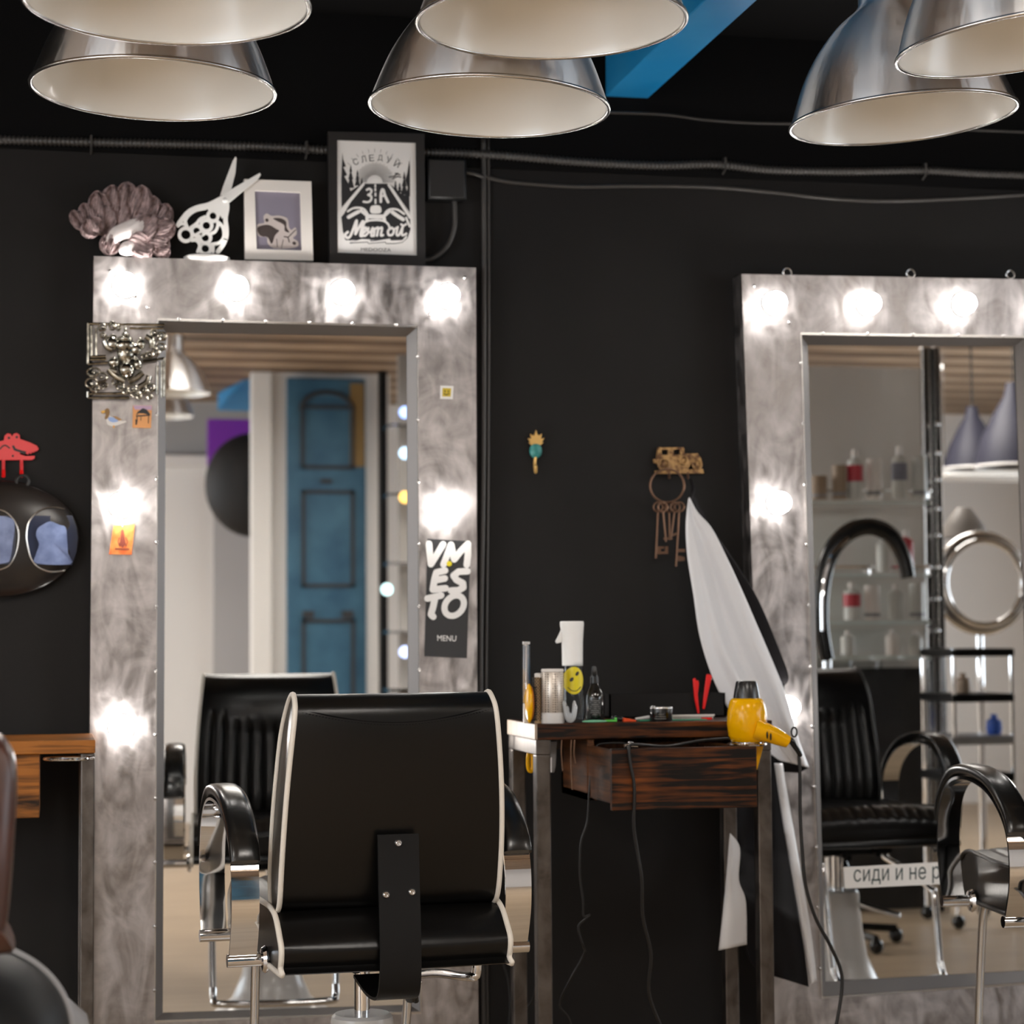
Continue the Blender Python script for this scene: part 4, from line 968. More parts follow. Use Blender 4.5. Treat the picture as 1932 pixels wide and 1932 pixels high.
b = MB(); b.ball((sc_.x, ys, sc_.z), (r, .24, sc_.z*0+P(-75, 1776, ys).z-sc_.z), 40, 24); b.build('seat', m_blackm, T)
hz = P(-75, 1776, ys).z-sc_.z
MB().tube([Vector((sc_.x+r*1.0*cos(t*pi/40), ys-.02, sc_.z+hz*1.0*sin(t*pi/40))) for t in range(0, 41)], .006, 8).build('seat_piping', m_greypl, T)
bc = P(60, 2100, -1.95)
zt_ = P(100, 1878, -1.95).z
MB().lathe([(0, zt_), (.05, zt_-.004), (.078, zt_-.03), (.088, zt_-.08), (.09, zt_-.2), (.12, .08), (.2, .03), (.24, 0), (0, 0)], (bc.x, -1.95, 0), 48).build('base', m_greypl, T)
MB().lathe([(0, sc_.z-hz*.6), (.03, sc_.z-hz*.6), (.03, zt_-.05), (0, zt_-.05)], (bc.x, -1.95, 0), 20).build('column', m_chrome, T)
MB().bb((bc.x-.12, ys-.1, sc_.z-hz*.9), (bc.x+.04, ys+.22, sc_.z-hz*.7)).build('seat_plate', m_blackm, T)

# ================================================================== work tables
def leg(mb, x, y, z0, z1, w=.034): mb.bb((x-w/2, y-w/2, z0), (x+w/2, y+w/2, z1))
yF = -.46; yR = -.165
A = P(1010, 1366, yF); B = P(1457, 1357, yF); zt = A.z; th = .036
TX0, TX1 = A.x, B.x
T = thing('work_table', 'middle steel-legged work table with burnt wood top and an open drawer, between the mirrors', 'table', ((TX0+TX1)/2, (yF+yR)/2, 0))
b = MB().bb((TX0+.004, yF, zt-th), (TX1, yR, zt)); b.build('tabletop', m_burnt, T, smooth=False, bevel=.002)
label_part(MB().bb((TX0-.001, yF+.0008, zt-th+.0005), (TX0+.006, yR, zt-.0005)).build('end_board', m_endgrain, T, smooth=False, bevel=.001), 'pale bare wooden end of the table top')
zl = zt-th
for x in (TX0+.019, TX1-.019):
    for y in (yF+.02, yR-.018):
        m = MB(); leg(m, x, y, 0, zl-.034); m.build('leg', m_tube, T, smooth=False, bevel=.003)
for x in (TX0+.019, TX1-.019):
    MB().bb((x-.017, yF+.003, zl-.034), (x+.017, yR-.001, zl)).build('side_rail', m_tube, T, smooth=False, bevel=.002)
MB().bb((TX0+.036, yR-.034, zl-.034), (TX1-.036, yR-.001, zl)).build('rear_rail', m_tube, T, smooth=False, bevel=.002)
# hanging drawer box
c0 = P(1108, 1400, yF+.01); cb = P(1108, 1510, yF+.01); c1 = P(1436, 1500, yF+.01)
X0, X1 = c0.x, c1.x; zb_ = cb.z; t_ = .016
b = MB(); b.bb((X0, yF+.012, zb_), (X0+t_, yR-.036, zl-.001)); b.bb((X1-t_, yF+.012, zb_), (X1, yR-.036, zl-.001)); b.bb((X0, yF+.012, zb_), (X1, yR-.036, zb_+t_)); b.bb((X0, yR-.052, zb_), (X1, yR-.036, zl-.001))
b.build('drawer_housing', m_burntside, T, smooth=False)
yD = -.665
d0 = P(1155, 1530, yD); d1 = P(1429, 1523, yD); dt = P(1155, 1413, yD)
DX0, DX1, DZ0, DZ1 = d0.x, d1.x, d0.z, dt.z
ztop = min(DZ1, zl-.008)
b = MB(); t = .014
dr = MB().bb((DX0, yD, DZ0), (DX1, yD+.018, DZ1)).build('drawer', m_burnt, T, smooth=False, bevel=.0015)
b = MB(); b.bb((DX0+.002, yD+.018, DZ0+.018), (DX0+.002+t, yD+.34, ztop-.004)); b.bb((DX1-.002-t, yD+.018, DZ0+.018), (DX1-.002, yD+.34, ztop-.004)); b.bb((DX0+.016, yD+.33, DZ0+.018), (DX1-.016, yD+.34, ztop-.004)); b.bb((DX0+.004, yD+.018, DZ0+.014), (DX1-.004, yD+.34, DZ0+.02))
# drawer sides must clear the housing
b.build('drawer_sides', m_burntside, dr, smooth=False)

# left table
yL = -.40
A2 = P(180, 1396, yL); zt2 = A2.z; zb2 = P(180, 1421, yL).z; x1 = A2.x; x0 = x1-.62
T2 = thing('work_table', 'left steel-legged work table with warm burnt wood top, cut by the left edge', 'table', ((x0+x1)/2, -.22, 0))
MB().bb((x0, yL, zb2), (x1, -.075, zt2)).build('tabletop', m_burntL, T2, smooth=False, bevel=.002)
for x in (x0+.02, x1-.016):
    for y in (yL+.02, -.10):
        m = MB(); leg(m, x, y, 0, zb2, .030); m.build('leg', m_tube, T2, smooth=False, bevel=.003)
q0 = P(75, 1430, yL+.02); q1 = P(75, 1543, yL+.02)
MB().bb((x0+.1, yL+.02, q1.z), (q0.x, -.11, zb2-.001)).build('drawer', m_burntL, T2, smooth=False, bevel=.002)
rc = P(130, 1431, yL-.03); rr = PXW(yL)*42
b = MB(); b.tube([rc+Vector((rr*cos(t*pi/16), rr*sin(t*pi/16)*1.0, 0)) for t in range(32)], .0032, 8, closed=True)
b.tube([rc+Vector((rr*.7, rr*.7, 0)), rc+Vector((rr*.85, .06, .004)), Vector((rc.x+rr*.85, yL+.06, zb2-.001))], .004, 8)
b.build('dryer_holder', m_chrome, T2)

# dryer holder on the middle table
HY = -.56
hc = P(1409, 1404, HY); hr = PXW(HY)*35
b = MB(); b.tube([hc+Vector((hr*cos(t*pi/16), hr*sin(t*pi/16), 0)) for t in range(32)], .0032, 8, closed=True)
b.tube([hc+Vector((0, hr, 0)), hc+Vector((0, hr+.02, .002)), Vector((hc.x, yF+.03, zl-.002))], .004, 8)
b.build('dryer_holder', m_chrome, T)

# ================================================================== hair dryer in the holder
T = thing('hair_dryer', 'yellow hair dryer with black nozzle in a ring holder at the middle table end', 'hair dryer', (hc.x, hc.y, hc.z))
s = PXW(HY)
def hp(px, py): p = P(px, py, HY); return p
bx = hp(1409, 1345).x
def zz(py): return hp(1409, py).z
prof = [(0, 1404), (18, 1404), (29, 1399), (35, 1388), (37.5, 1365), (36.5, 1345), (34, 1330), (31.5, 1322), (28, 1318), (25, 1317)]
MB().lathe([(r*s, zz(y)) for r, y in prof]+[(.0, zz(1317))], (bx, HY, 0), 40).build('housing', m_yellow, T, angle=60)
MB().lathe([(r*s, zz(y)) for r, y in [(25.2, 1322), (25.0, 1316), (22.5, 1300), (20, 1288), (18.5, 1285), (16.5, 1286), (15.5, 1292), (15, 1310), (0, 1312)]], (bx, HY, 0), 40).build('nozzle', m_blackp, T, angle=50)
MB().lathe([(r*s, zz(y)) for r, y in [(29, 1398), (28, 1404), (22, 1409), (0, 1409)]], (bx, HY, 0), 32).build('filter_cap', m_chrome, T)
hpth = cr([hp(1415, 1374)+Vector((0, -.03, 0)), hp(1440, 1382)+Vector((0, -.036, 0)), hp(1460, 1391)+Vector((0, -.036, 0)), hp(1476, 1398)+Vector((0, -.036, 0))], 5)
L = len(hpth)
MB().tube(hpth, [s*(20-8.5*(i/(L-1))) for i in range(L)], 24).build('handle', m_yellow, T, angle=60)
b = MB()
for x, y in [(1431.5, 1385), (1438, 1388)]:
    p = hp(x, y)+Vector((0, -.058, 0)); b.ball(p, (.0022, .003, .0085), 10, 8)
b.build('switch', m_blackp, T)
MB().pxp([(1427, 1400), (1442, 1398), (1440, 1412), (1429, 1453), (1427, 1450)], HY+.005, HY+.02).build('lower_spout', m_yellow, T, bevel=.002)
cp = [hp(1474, 1397)+Vector((0, -.036, 0)), hp(1482, 1396)+Vector((0, -.036, 0)), hp(1490, 1405)+Vector((0, -.03, 0)), hp(1500, 1416)+Vector((0, -.02, 0)), hp(1507, 1425)+Vector((0, -.01, 0))]
cpth = cr(cp, 10); nn = len(cpth)
MB().tube(cpth, [(.0085-.003*i/(nn-1))*(1 if i % 2 else .86) for i in range(nn)], 12).build('strain_relief', m_blackp, T, angle=180)
ce = hp(1488, 1380)+Vector((0, -.036, 0))
MB().tube([ce+Vector((.0065*cos(t*pi/10), 0, .0105*sin(t*pi/10))) for t in range(20)], .0022, 8, closed=True).build('hanging_loop', m_blackp, T)
pc = [(1507, 1425), (1509, 1460), (1510, 1540), (1514, 1610), (1520, 1670), (1538, 1730), (1567, 1785), (1586, 1830), (1588, 1870), (1578, 1932), (1560, 2010)]
MB().tube(cr([P(x, y, HY-.01) for i, (x, y) in enumerate(pc)], 8), .0042, 8).build('power_cord', m_cable, T, angle=180)

# ================================================================== cords over the drawer
def cord(pts, r, label):
    o = MB().tube(cr(pts, 8), r, 8).build('power_cord', m_cable, None, angle=180); return tag(o, label, 'cord')
pt = [Vector((P(1440, 1395, yF-.02).x, yF-.03, ztop+.012)), P(1330, 1397, yF-.04), P(1260, 1408, yF-.08), P(1205, 1405, yD-.002), P(1188, 1408, yD-.007), P(1189, 1440, yD-.008), P(1195, 1470, yD-.008), P(1197, 1500, yD-.008), P(1196, 1560, yD-.004), P(1203, 1610, yD), P(1211, 1660, yD), P(1213, 1730, yD+.02), P(1228, 1800, yD+.04), P(1224, 1870, yD+.06), P(1245, 1932, yD+.08), P(1275, 1990, yD+.1)]
cord(pt, .0036, 'black power cord hanging over the front of the open drawer')
yq = yF-.006
cord([P(1180, 1402, yF-.01), P(1150, 1402, yq), P(1125, 1408, yq), P(1118, 1440, yq), P(1112, 1490, yq), P(1108, 1550, yq), P(1096, 1590, yq), P(1094, 1650, yq), P(1100, 1700, yq), P(1101, 1728, yq), P(1112, 1726, yq), P(1103, 1735, yq), P(1091, 1750, yq), P(1100, 1785, yq), P(1102, 1800, yq+.03), P(1075, 1850, yq+.05), P(1056, 1895, yq+.08), P(1075, 1925, yq+.08), P(1085, 1990, yq+.1)], .0024, 'thin dark cord with a knot hanging beside the drawer housing')
yq = -.04
cord([P(948, 1815, yq), P(958, 1850, yq), P(962, 1890, yq), P(960, 1932, yq), P(958, 1990, yq)], .003, 'grey cable hanging low on the wall right of the main chair')
cord([P(996, 1670, -.25), P(1010, 1690, -.2), P(1018, 1740, -.15), P(1010, 1870, -.12), P(985, 1915, -.1), P(978, 1960, -.1), P(980, 1995, -.1)], .003, 'grey cable looping behind the left legs of the middle table')
T = thing('plug', 'shiny metal plug lying on the top edge of the open drawer', 'plug', P(1190, 1408, yD+.01))
b = MB(); p0 = P(1190, 1410, yD+.006)
b.tube([Vector((p0.x-.014, yD+.008, DZ1+.006)), Vector((p0.x-.004, yD+.008, DZ1+.007))], .006, 12); b.tube([Vector((p0.x+.005, yD+.008, DZ1+.006)), Vector((p0.x+.016, yD+.008, DZ1+.005))], .005, 12); b.ball((p0.x, yD+.008, DZ1+.008), .008, 14, 8)
b.build('metal_body', m_chrome, T)

# ================================================================== things on the middle table
def at(px, y): return P(px, 1360, y).x
yt = yF+.045; S = PXW(yt)
def stand(px, y=yt): return Vector((at(px, y), y, zt))
# metal pin brush
c = stand(993, yt+.02); T = thing('metal_comb', 'tall thin metal comb standing at the left rear corner of the middle table', 'comb', c)
hgt = P(993, 1210, yt+.02).z-zt
b = MB(); b.box((c.x, c.y, zt+hgt*.60), (.0125, .006, hgt*.76)); b.build('comb_body', m_nickel, T, bevel=.001)
b = MB()
for i in range(34):
    z = zt+hgt*(.26+.7*i/34); b.tube([(c.x-.0085, c.y-.0045, z), (c.x+.0085, c.y-.0045, z)], .0013, 6); b.ball((c.x, c.y-.005, z+.002), .0022, 6, 4)
b.build('teeth', m_chrome, T)
MB().bb((c.x-.0085, c.y-.006, zt+hgt*.96), (c.x+.0085, c.y+.006, zt+hgt)).build('tip', m_chrome, T, bevel=.001)
MB().bb((c.x-.007, c.y-.004, zt), (c.x+.007, c.y+.004, zt+hgt*.24)).build('grip', m_offwhite, T, bevel=.002)
# paddle brush, yellow
c = stand(1000, yt+.005); T = thing('paddle_brush', 'yellow cushion hair brush standing on edge at the left of the middle table', 'brush', c)
h = P(1000, 1290, yt).z-zt
b = MB(); b.ball((c.x-.002, c.y, zt+h*.5), (.0085, .024, h*.5), 24, 18); b.build('back', m_yellow, T)
b = MB(); rnd = random.Random(5)
b.ball((c.x+.003, c.y, zt+h*.5), (.006, .021, h*.44), 20, 14); b.build('cushion', plain('orange_cushion', (.50, .16, .02), .5), T)
b = MB()
for i in range(15):
    for j in range(3):
        z = zt+h*(.1+.8*i/14); y = c.y-.012+.012*j; b.tube([(c.x+.006, y, z), (c.x+.020, y, z+.001)], .0009, 4); b.ball((c.x+.020, y, z+.001), .0017, 6, 4)
b.build('bristles', m_ink, T)
# small round bristle brush
c = stand(1016, yt); T = thing('round_brush', 'narrow round brush with black bristles between the yellow brush and the large metal barrel brush', 'brush', c)
h = P(1016, 1270, yt).z-zt; b = MB()
for i in range(26):
    z = zt+h*(.06+.84*i/25)
    for j in range(12):
        a = j*pi/6+(i % 2)*.26; b.tube([(c.x, c.y, z), (c.x+.0125*cos(a), c.y+.0125*sin(a), z)], .0008, 4, cap=False); b.ball((c.x+.0125*cos(a), c.y+.0125*sin(a), z), .0017, 6, 4)
b.build('bristles', m_ink, T)
MB().lathe([(0, zt), (.009, zt), (.009, zt+h*.92), (0, zt+h*.92)], (c.x, c.y, 0), 16).build('core', plain('tan_core', (.36, .22, .10), .5), T)
MB().lathe([(0, zt+h*.9), (.0085, zt+h*.9), (.0095, zt+h*.93), (.0095, zt+h*.985), (.006, zt+h), (0, zt+h)], (c.x+.001, c.y, 0), 16).build('end_cap', m_offwhite, T)
# large barrel brush
c = stand(1043, yt-.012); T = thing('barrel_brush', 'large perforated metal barrel brush standing left of the smiling spray bottle', 'brush', c)
h = P(1043, 1262, yt-.012).z-zt; r = S*21
m_barrel = plain('perforated_barrel', (.62, .55, .48), .35, .5)
N_ = m_barrel.node_tree.nodes; L_ = m_barrel.node_tree.links
vo = N_.new('ShaderNodeTexVoronoi'); vo.inputs['Scale'].default_value = 190; vo.inputs['Randomness'].default_value = .12
L_.new(N_['Texture Coordinate'].outputs['Object'], vo.inputs['Vector'])
rp = N_.new('ShaderNodeValToRGB'); rp.color_ramp.elements[0].position = .28; rp.color_ramp.elements[1].position = .36
rp.color_ramp.elements[0].color = (.10, .085, .07, 1); rp.color_ramp.elements[1].color = (.62, .55, .48, 1)
L_.new(vo.outputs['Distance'], rp.inputs['Fac']); L_.new(rp.outputs['Color'], N_['Principled BSDF'].inputs['Base Color'])
MB().lathe([(r*.9, zt+h*.18), (r*.97, zt+h*.2), (r*.97, zt+h*.93), (r*.9, zt+h*.95)], (c.x, c.y, 0), 40).build('barrel', m_barrel, T)
MB().lathe([(r*.9, zt+h*.94), (r*.98, zt+h*.95), (r, zt+h*.97), (r*.95, zt+h), (0, zt+h)], (c.x, c.y, 0), 32).build('top_cap', m_offwhite, T)
MB().lathe([(0, zt), (r, zt), (r*1.02, zt+h*.04), (r*1.0, zt+h*.19), (r*.9, zt+h*.2)], (c.x, c.y, 0), 32).build('handle_collar', m_basew, T)
# spray bottle
c = stand(1083, yt+.02); T = thing('spray_bottle', 'clear spray bottle with white trigger head and yellow smiling face on the middle table', 'spray bottle', c)
S2 = PXW(c.y); Z = lambda py: max(zt, P(1083, py, c.y).z)
MB().lathe([(0, zt), (S2*17, zt), (S2*19, zt+.003), (S2*19.5, Z(1330)), (S2*19.5, Z(1275)), (S2*18, Z(1262)), (S2*17, Z(1250)), (S2*15, Z(1250)), (S2*16, Z(1265)), (S2*17.5, Z(1280)), (S2*17.5, zt+.006), (0, zt+.005)], (c.x, c.y, 0), 36).build('bottle', m_glass, T)
ov = [(1061, 1258, 20), (1061, 1240, 20.2), (1061, 1215, 19.5), (1060, 1190, 21), (1060, 1176, 22.5), (1060, 1171, 21.5)]
b = MB(); n = 24; vs = []
for x, y, rr in [(1081, 1256, 19.5), (1081, 1235, 19.6), (1081, 1212, 19.8), (1081, 1192, 21), (1080.5, 1178, 22.5), (1080.5, 1172, 22)]:
    ctr = Vector((at(x, c.y), c.y, P(x, y, c.y).z))
    for k_ in range(n): vs.append(ctr+Vector((rr*S2*cos(k_*2*pi/n), rr*S2*.85*sin(k_*2*pi/n), 0)))
b.add(vs, [(i*n+k_, i*n+(k_+1) % n, (i+1)*n+(k_+1) % n, (i+1)*n+k_) for i in range(5) for k_ in range(n)]+[tuple(range(n)), tuple(5*n+k_ for k_ in range(n))])
b.build('spray_head', m_whitepl, T, bevel=.002, angle=50)
MB().pxp([(1062, 1182), (1056, 1196), (1049, 1210), (1051, 1214), (1059, 1212), (1064, 1200)], c.y-.004, c.y+.005).build('trigger', m_whitepl, T, bevel=.001)
rb = S2*19.9; fx = P(1085, 1284, c.y-rb)
def onb(px, py, e):                                # wrap a pixel on the bottle's front wall
    p = P(px, py, c.y-rb); dx = max(-.97, min(.97, (p.x-c.x)/rb)); return Vector((c.x+dx*(rb+e), c.y-(rb+e)*math.sqrt(1-dx*dx), p.z))
def wrap(mb, pts, e):
    cen = (sum(p[0] for p in pts)/len(pts), sum(p[1] for p in pts)/len(pts)); rr = []
    for f in (1, .8, .6, .4, .2): rr += [onb(cen[0]+(x-cen[0])*f, cen[1]+(y-cen[1])*f, e) for x, y in pts]
    n = len(pts); rr.append(onb(cen[0], cen[1], e))
    mb.add(rr, [(i*n+k_, i*n+(k_+1) % n, (i+1)*n+(k_+1) % n, (i+1)*n+k_) for i in range(4) for k_ in range(n)]+[(4*n+k_, 4*n+(k_+1) % n, 5*n) for k_ in range(n)])
b = MB(); wrap(b, [(1083.5+18.2*cos(t*pi/18), 1284+26*sin(t*pi/18)) for t in range(36)], .0002); b.build('smile_label', plain('label_yellow', (.75, .62, .01), .4), T)
b = MB()
for x, y in [(1089, 1271), (1079, 1282)]:
    wrap(b, [(x+3.2*cos(t*pi/6)*.8-5*sin(t*pi/6)*.5, y+3.2*cos(t*pi/6)*.5+5*sin(t*pi/6)*.8) for t in range(12)], .0005)
q = [onb(x, y, .0005) for x, y in crp([(1073, 1297), (1080, 1303), (1088, 1303), (1096, 1296)], 5)]
b.tube(q, .0009, 6); b.build('smile_print', m_ink, T)
# clear crystal claw
c = stand(1076, yF+.012); T = thing('claw_clip', 'small clear plastic claw clip at the front edge of the middle table', 'clip', c)
b = MB()
for dx, top in [(-12, 1322), (-6, 1332), (0, 1345), (8, 1322), (11, 1330)]:
    b.tube(cr([Vector((c.x, c.y, zt+.004)), Vector((c.x+S*dx*.6, c.y-.002, zt+.012)), Vector((c.x+S*dx, c.y, P(1076, top, c.y).z))], 5), [.0042]*10+[.002], 8)
b.ball((c.x, c.y, zt+.005), (.008, .006, .005), 12, 8)
b.build('prongs', plain('crystal_plastic', (.9, .92, .94), .04, trans=.7, ior=1.45), T, angle=80)
# dropper bottle
c = stand(1122, yt+.02); T = thing('dropper_bottle', 'black glass dropper bottle with dark label right of the spray bottle', 'bottle', c)
Z = lambda py: max(zt, P(1122, py, c.y).z)
MB().lathe([(0, zt), (S2*16, zt), (S2*17, zt+.003), (S2*17, Z(1318)), (S2*15.5, Z(1306)), (S2*9, Z(1294)), (S2*7.5, Z(1288)), (0, Z(1288))], (c.x, c.y, 0), 36).build('glass', m_darkglass, T, angle=60)
MB().lathe([(0, Z(1289)), (S2*8.5, Z(1289)), (S2*8.5, Z(1276)), (S2*6, Z(1274)), (S2*5, Z(1262)), (S2*4, Z(1257)), (0, Z(1257))], (c.x, c.y, 0), 24).build('dropper_cap', m_blackp, T, angle=50)
rb = S2*17.1
b = MB(); wrap(b, [(1112, 1318), (1118, 1317), (1124, 1317), (1134, 1318), (1134, 1330), (1134, 1352), (1124, 1353), (1112, 1352), (1112, 1330)], .0003); b.build('label_band', plain('dark_grey_label', (.03, .03, .03), .5), T)
b = MB()
for i, wd in enumerate([8, 9, 6, 8, 9, 7, 8, 5]):
    b.tube([onb(1123-wd, 1322+i*3.8, .0005), onb(1123, 1322+i*3.8, .0005), onb(1123+wd, 1322+i*3.8, .0005)], .00055, 5)
b.build('label_print', plain('grey_print', (.30, .30, .30), .5), T)
# black jar
c = stand(1247, yF+.05); T = thing('cream_jar', 'low black jar with dark lid in the middle of the middle table', 'jar', c)
Z = lambda py: max(zt, P(1247, py, c.y).z); rb = PXW(c.y)*22
MB().lathe([(0, zt), (rb*.94, zt), (rb*.98, zt+.004), (rb*.98, Z(1344)), (rb*.9, Z(1343)), (0, Z(1343))], (c.x, c.y, 0), 40).build('glass', m_darkglass, T, angle=50)
MB().lathe([(0, Z(1344)), (rb, Z(1344)), (rb, Z(1336)), (rb*.96, Z(1334)), (0, Z(1333.5))], (c.x, c.y, 0), 40).build('lid', m_blackp, T, angle=50)
MB().lathe([(rb*1.005, Z(1336.5)), (rb*1.012, Z(1335)), (rb*.97, Z(1333.2)), (rb*.95, Z(1333.6))], (c.x, c.y, 0), 40).build('lid_rim', m_nickel, T, angle=50)
b = MB()
for i, wd in enumerate([5, 9, 10]): b.tube([onb(1247-wd, 1348+i*4, .0004), onb(1247, 1348+i*4, .0004), onb(1247+wd, 1348+i*4, .0004)], .0005, 5)
b.build('print', plain('jar_print', (.28, .28, .27), .5), T)
# combs and clips lying flat
def lying(name, label, cat, px0, px1, y, hgt, dep, mat, part='body'):
    a, c_ = at(px0, y), at(px1, y); T = thing(name, label, cat, ((a+c_)/2, y, zt))
    return T, a, c_
T, a, c_ = lying('tint_comb', 'pale green plastic spatula lying at the front edge of the middle table', 'comb', 1098, 1146, yF+.02, 0, 0, m_green)
MB().ball(((a+c_)/2, yF+.02, zt+.003), ((c_-a)/2, .009, .0035), 20, 10).build('blade', m_green, T)
T, a, c_ = lying('hair_clip', 'bright green hair clip lying beside the pale green spatula', 'clip', 1142, 1164, yF+.022, 0, 0, m_greenclip)
b = MB(); b.box(((a+c_)/2, yF+.022, zt+.004), (c_-a, .009, .005)); b.box((c_-.003, yF+.022, zt+.006), (.005, .010, .010)); b.build('jaws', m_greenclip, T, bevel=.0015)
T, a, c_ = lying('hair_clip', 'orange-red hair clip lying left of the black jar', 'clip', 1176, 1200, yF+.03, 0, 0, m_red)
MB().prism([Vector((a, yF+.025, zt+.0005)), Vector((c_, yF+.027, zt+.0005)), Vector((c_, yF+.027, zt+.004)), Vector((a, yF+.025, zt+.010))], [Vector((a, yF+.038, zt+.0005)), Vector((c_, yF+.036, zt+.0005)), Vector((c_, yF+.036, zt+.004)), Vector((a, yF+.038, zt+.010))]).build('jaws', plain('orange_red_plastic', (.70, .07, .01), .35), T, bevel=.001)
T, a, c_ = lying('small_knob', 'small black crumpled cap lying behind the green clip', 'cap', 1152, 1178, yF+.07, 0, 0, m_blackp)
b = MB(); b.ball((a+.008, yF+.07, zt+.007), (.008, .007, .007), 12, 8); b.ball((c_-.009, yF+.07, zt+.006), (.009, .008, .006), 12, 8); b.build('cap', m_blackp, T)
T, a, c_ = lying('white_comb', 'long white comb lying behind the black jar across the middle table', 'comb', 1199, 1348, yF+.10, 0, 0, m_offwhite)
b = MB(); b.box(((a+c_)/2+.03, yF+.10, zt+.010), (c_-a-.06, .004, .004))
for i in range(46): b.box((a+.062+(c_-a-.066)*i/45, yF+.10, zt+.006), (.0009, .003, .010))
b.build('teeth', m_offwhite, T)
b = MB(); b.tube([(a, yF+.10, zt+.004), (a+.03, yF+.10, zt+.007), (a+.062, yF+.10, zt+.009)], [.0025, .004, .0035], 10); b.build('handle', m_offwhite, T)
T, a, c_ = lying('green_mat', 'green strip with a red tip lying along the front edge of the middle table', 'strip', 1208, 1350, yF+.055, 0, 0, m_green)
MB().box(((a+c_)/2-.008, yF+.072, zt+.0012), (c_-a-.02, .02, .0022)).build('strip', plain('deep_green_plastic', (.03, .28, .16), .4), T)
label_part(MB().box((c_-.012, yF+.085, zt+.003), (.024, .006, .005)).build('tip', m_red, T), 'red tip')
# dark organiser behind with two red clips standing in it
c = stand(1258, yR-.035); T = thing('organiser_box', 'low black organiser box at the rear of the middle table against the wall', 'box', c)
zo = P(1258, 1308, yR-.035).z; a, c_ = at(1146, c.y), at(1364, c.y)
b = MB(); b.bb((a, c.y-.02, zt), (c_, c.y-.016, zo)); b.bb((a, c.y+.026, zt), (c_, c.y+.030, zo)); b.bb((a, c.y-.02, zt), (a+.004, c.y+.03, zo)); b.bb((c_-.004, c.y-.02, zt), (c_, c.y+.03, zo)); b.bb((a, c.y-.02, zt), (c_, c.y+.03, zt+.004))
b.build('box', m_wall, T, smooth=False)
for pts, lab in (([(1308, 1281), (1312, 1279), (1314, 1284), (1318, 1284), (1319, 1290), (1317, 1310), (1320, 1345), (1317, 1347), (1311, 1318), (1309, 1295)], 'left one of the two red hair clips hanging on the black organiser box'),
            ([(1334, 1272), (1341, 1273), (1344, 1277), (1342, 1283), (1338, 1300), (1330, 1338), (1326, 1338), (1328, 1315), (1332, 1285)], 'right one of the two red hair clips hanging on the black organiser box')):
    yy = c.y-.028
    T = thing('red_clip', lab, 'clip', P(pts[0][0], pts[0][1], yy), group='red hair clips on the organiser')
    MB().pxp(pts, yy, yy+.006).build('jaws', m_red, T, bevel=.0012)
    p = P(pts[1][0]+1, pts[1][1]+8, yy+.008); MB().tube([p, p+Vector((0, .010, .0))], .0022, 8).build('spring', m_nickel, T)
# things hanging under the table top at left
T = thing('yellow_handle', 'yellow looped brush handle hanging behind the left front leg of the middle table', 'handle', P(1000, 1425, yF+.15))
MB().tube(cr([P(1000, 1410, yF+.15), P(996, 1430, yF+.15), P(997, 1450, yF+.15), P(1002, 1455, yF+.15), P(1005, 1445, yF+.15), P(1004, 1410, yF+.15)], 5), .0045, 10).build('loop', m_yellow, T)
T = thing('hanging_clip', 'grey hair clip hanging under the middle table beside its left front leg', 'clip', P(1043, 1425, yF+.08))
MB().pxp([(1037, 1398), (1051, 1398), (1049, 1445), (1046, 1458), (1042, 1458), (1038, 1430)], yF+.07, yF+.09).build('clip_body', m_greypl, T, bevel=.002)
MB().pxp([(1035, 1434), (1041, 1428), (1041, 1457), (1036, 1458)], yF+.069, yF+.075).build('clip_tip', m_chrome, T)
for x, yb2, lab in ((1060, 1455, 'leftmost of the thin brown wires hanging in front of the drawer housing'), (1078, 1490, 'longest of the thin brown wires hanging in front of the drawer housing'), (1084, 1440, 'shortest of the thin brown wires hanging in front of the drawer housing')):
    tag(MB().tube(cr([P(x, 1396, yF-.004), P(x-1, 1420, yF-.004), P(x+2, yb2, yF-.004)], 5), .0018, 6).build('hanging_wire', m_rust), lab, 'wire', 'wires hanging under the table top')
# ================================================================== the rest of the room, seen in the mirrors
def mbox(mb, px0, py0, px1, py1, a, dep):            # a box whose front is seen in the mirror between two pixels
    p, q = M(px0, py0, a), M(px1, py1, a)
    return mb.bb((p.x, p.y-dep, q.z), (q.x, p.y, p.z))
def mroot(px, py, a): p = M(px, py, a); return (p.x, p.y, p.z)
aR = GL-YB                                           # distance of the rear wall from the glass
# ledge and greyer upper wall
p = M(300, 870, aR-.02)
o = MB().bb((M(290, 870, aR).x, YB+.001, p.z-.03), (M(478, 870, aR).x, YB+.09, p.z+.03)).build('trim_1', m_white, smooth=False, bevel=.004); struct(o, 'pale ledge running along the rear wall')
o = MB().bb((M(290, 870, aR).x, YB+.001, p.z+.03), (M(470, 870, aR).x, YB+.012, ZR)).build('trim_2', m_greyw, smooth=False); struct(o, 'grey upper panel of the rear wall')
p0, p1 = M(402, 900, aR), M(478, 1400, aR)
o = MB().bb((p0.x, YB+.001, 0), (p1.x, YB+.06, p0.z)).build('trim_3', plain('greyish_white_paint', (.42, .41, .41), .7), smooth=False); struct(o, 'slightly greyer projecting wall section')
# column
aC = 6.05; p0, p1 = M(475, 700, aC), M(513, 700, aC)
o = MB().bb((p0.x, p0.y-.10, 0), (p1.x, p0.y, ZR)).build('column', plain('column_white', (.78, .76, .73), .55), smooth=False, bevel=.006)
tag(o, 'white square column standing in the room, reflected in the left mirror', 'column')
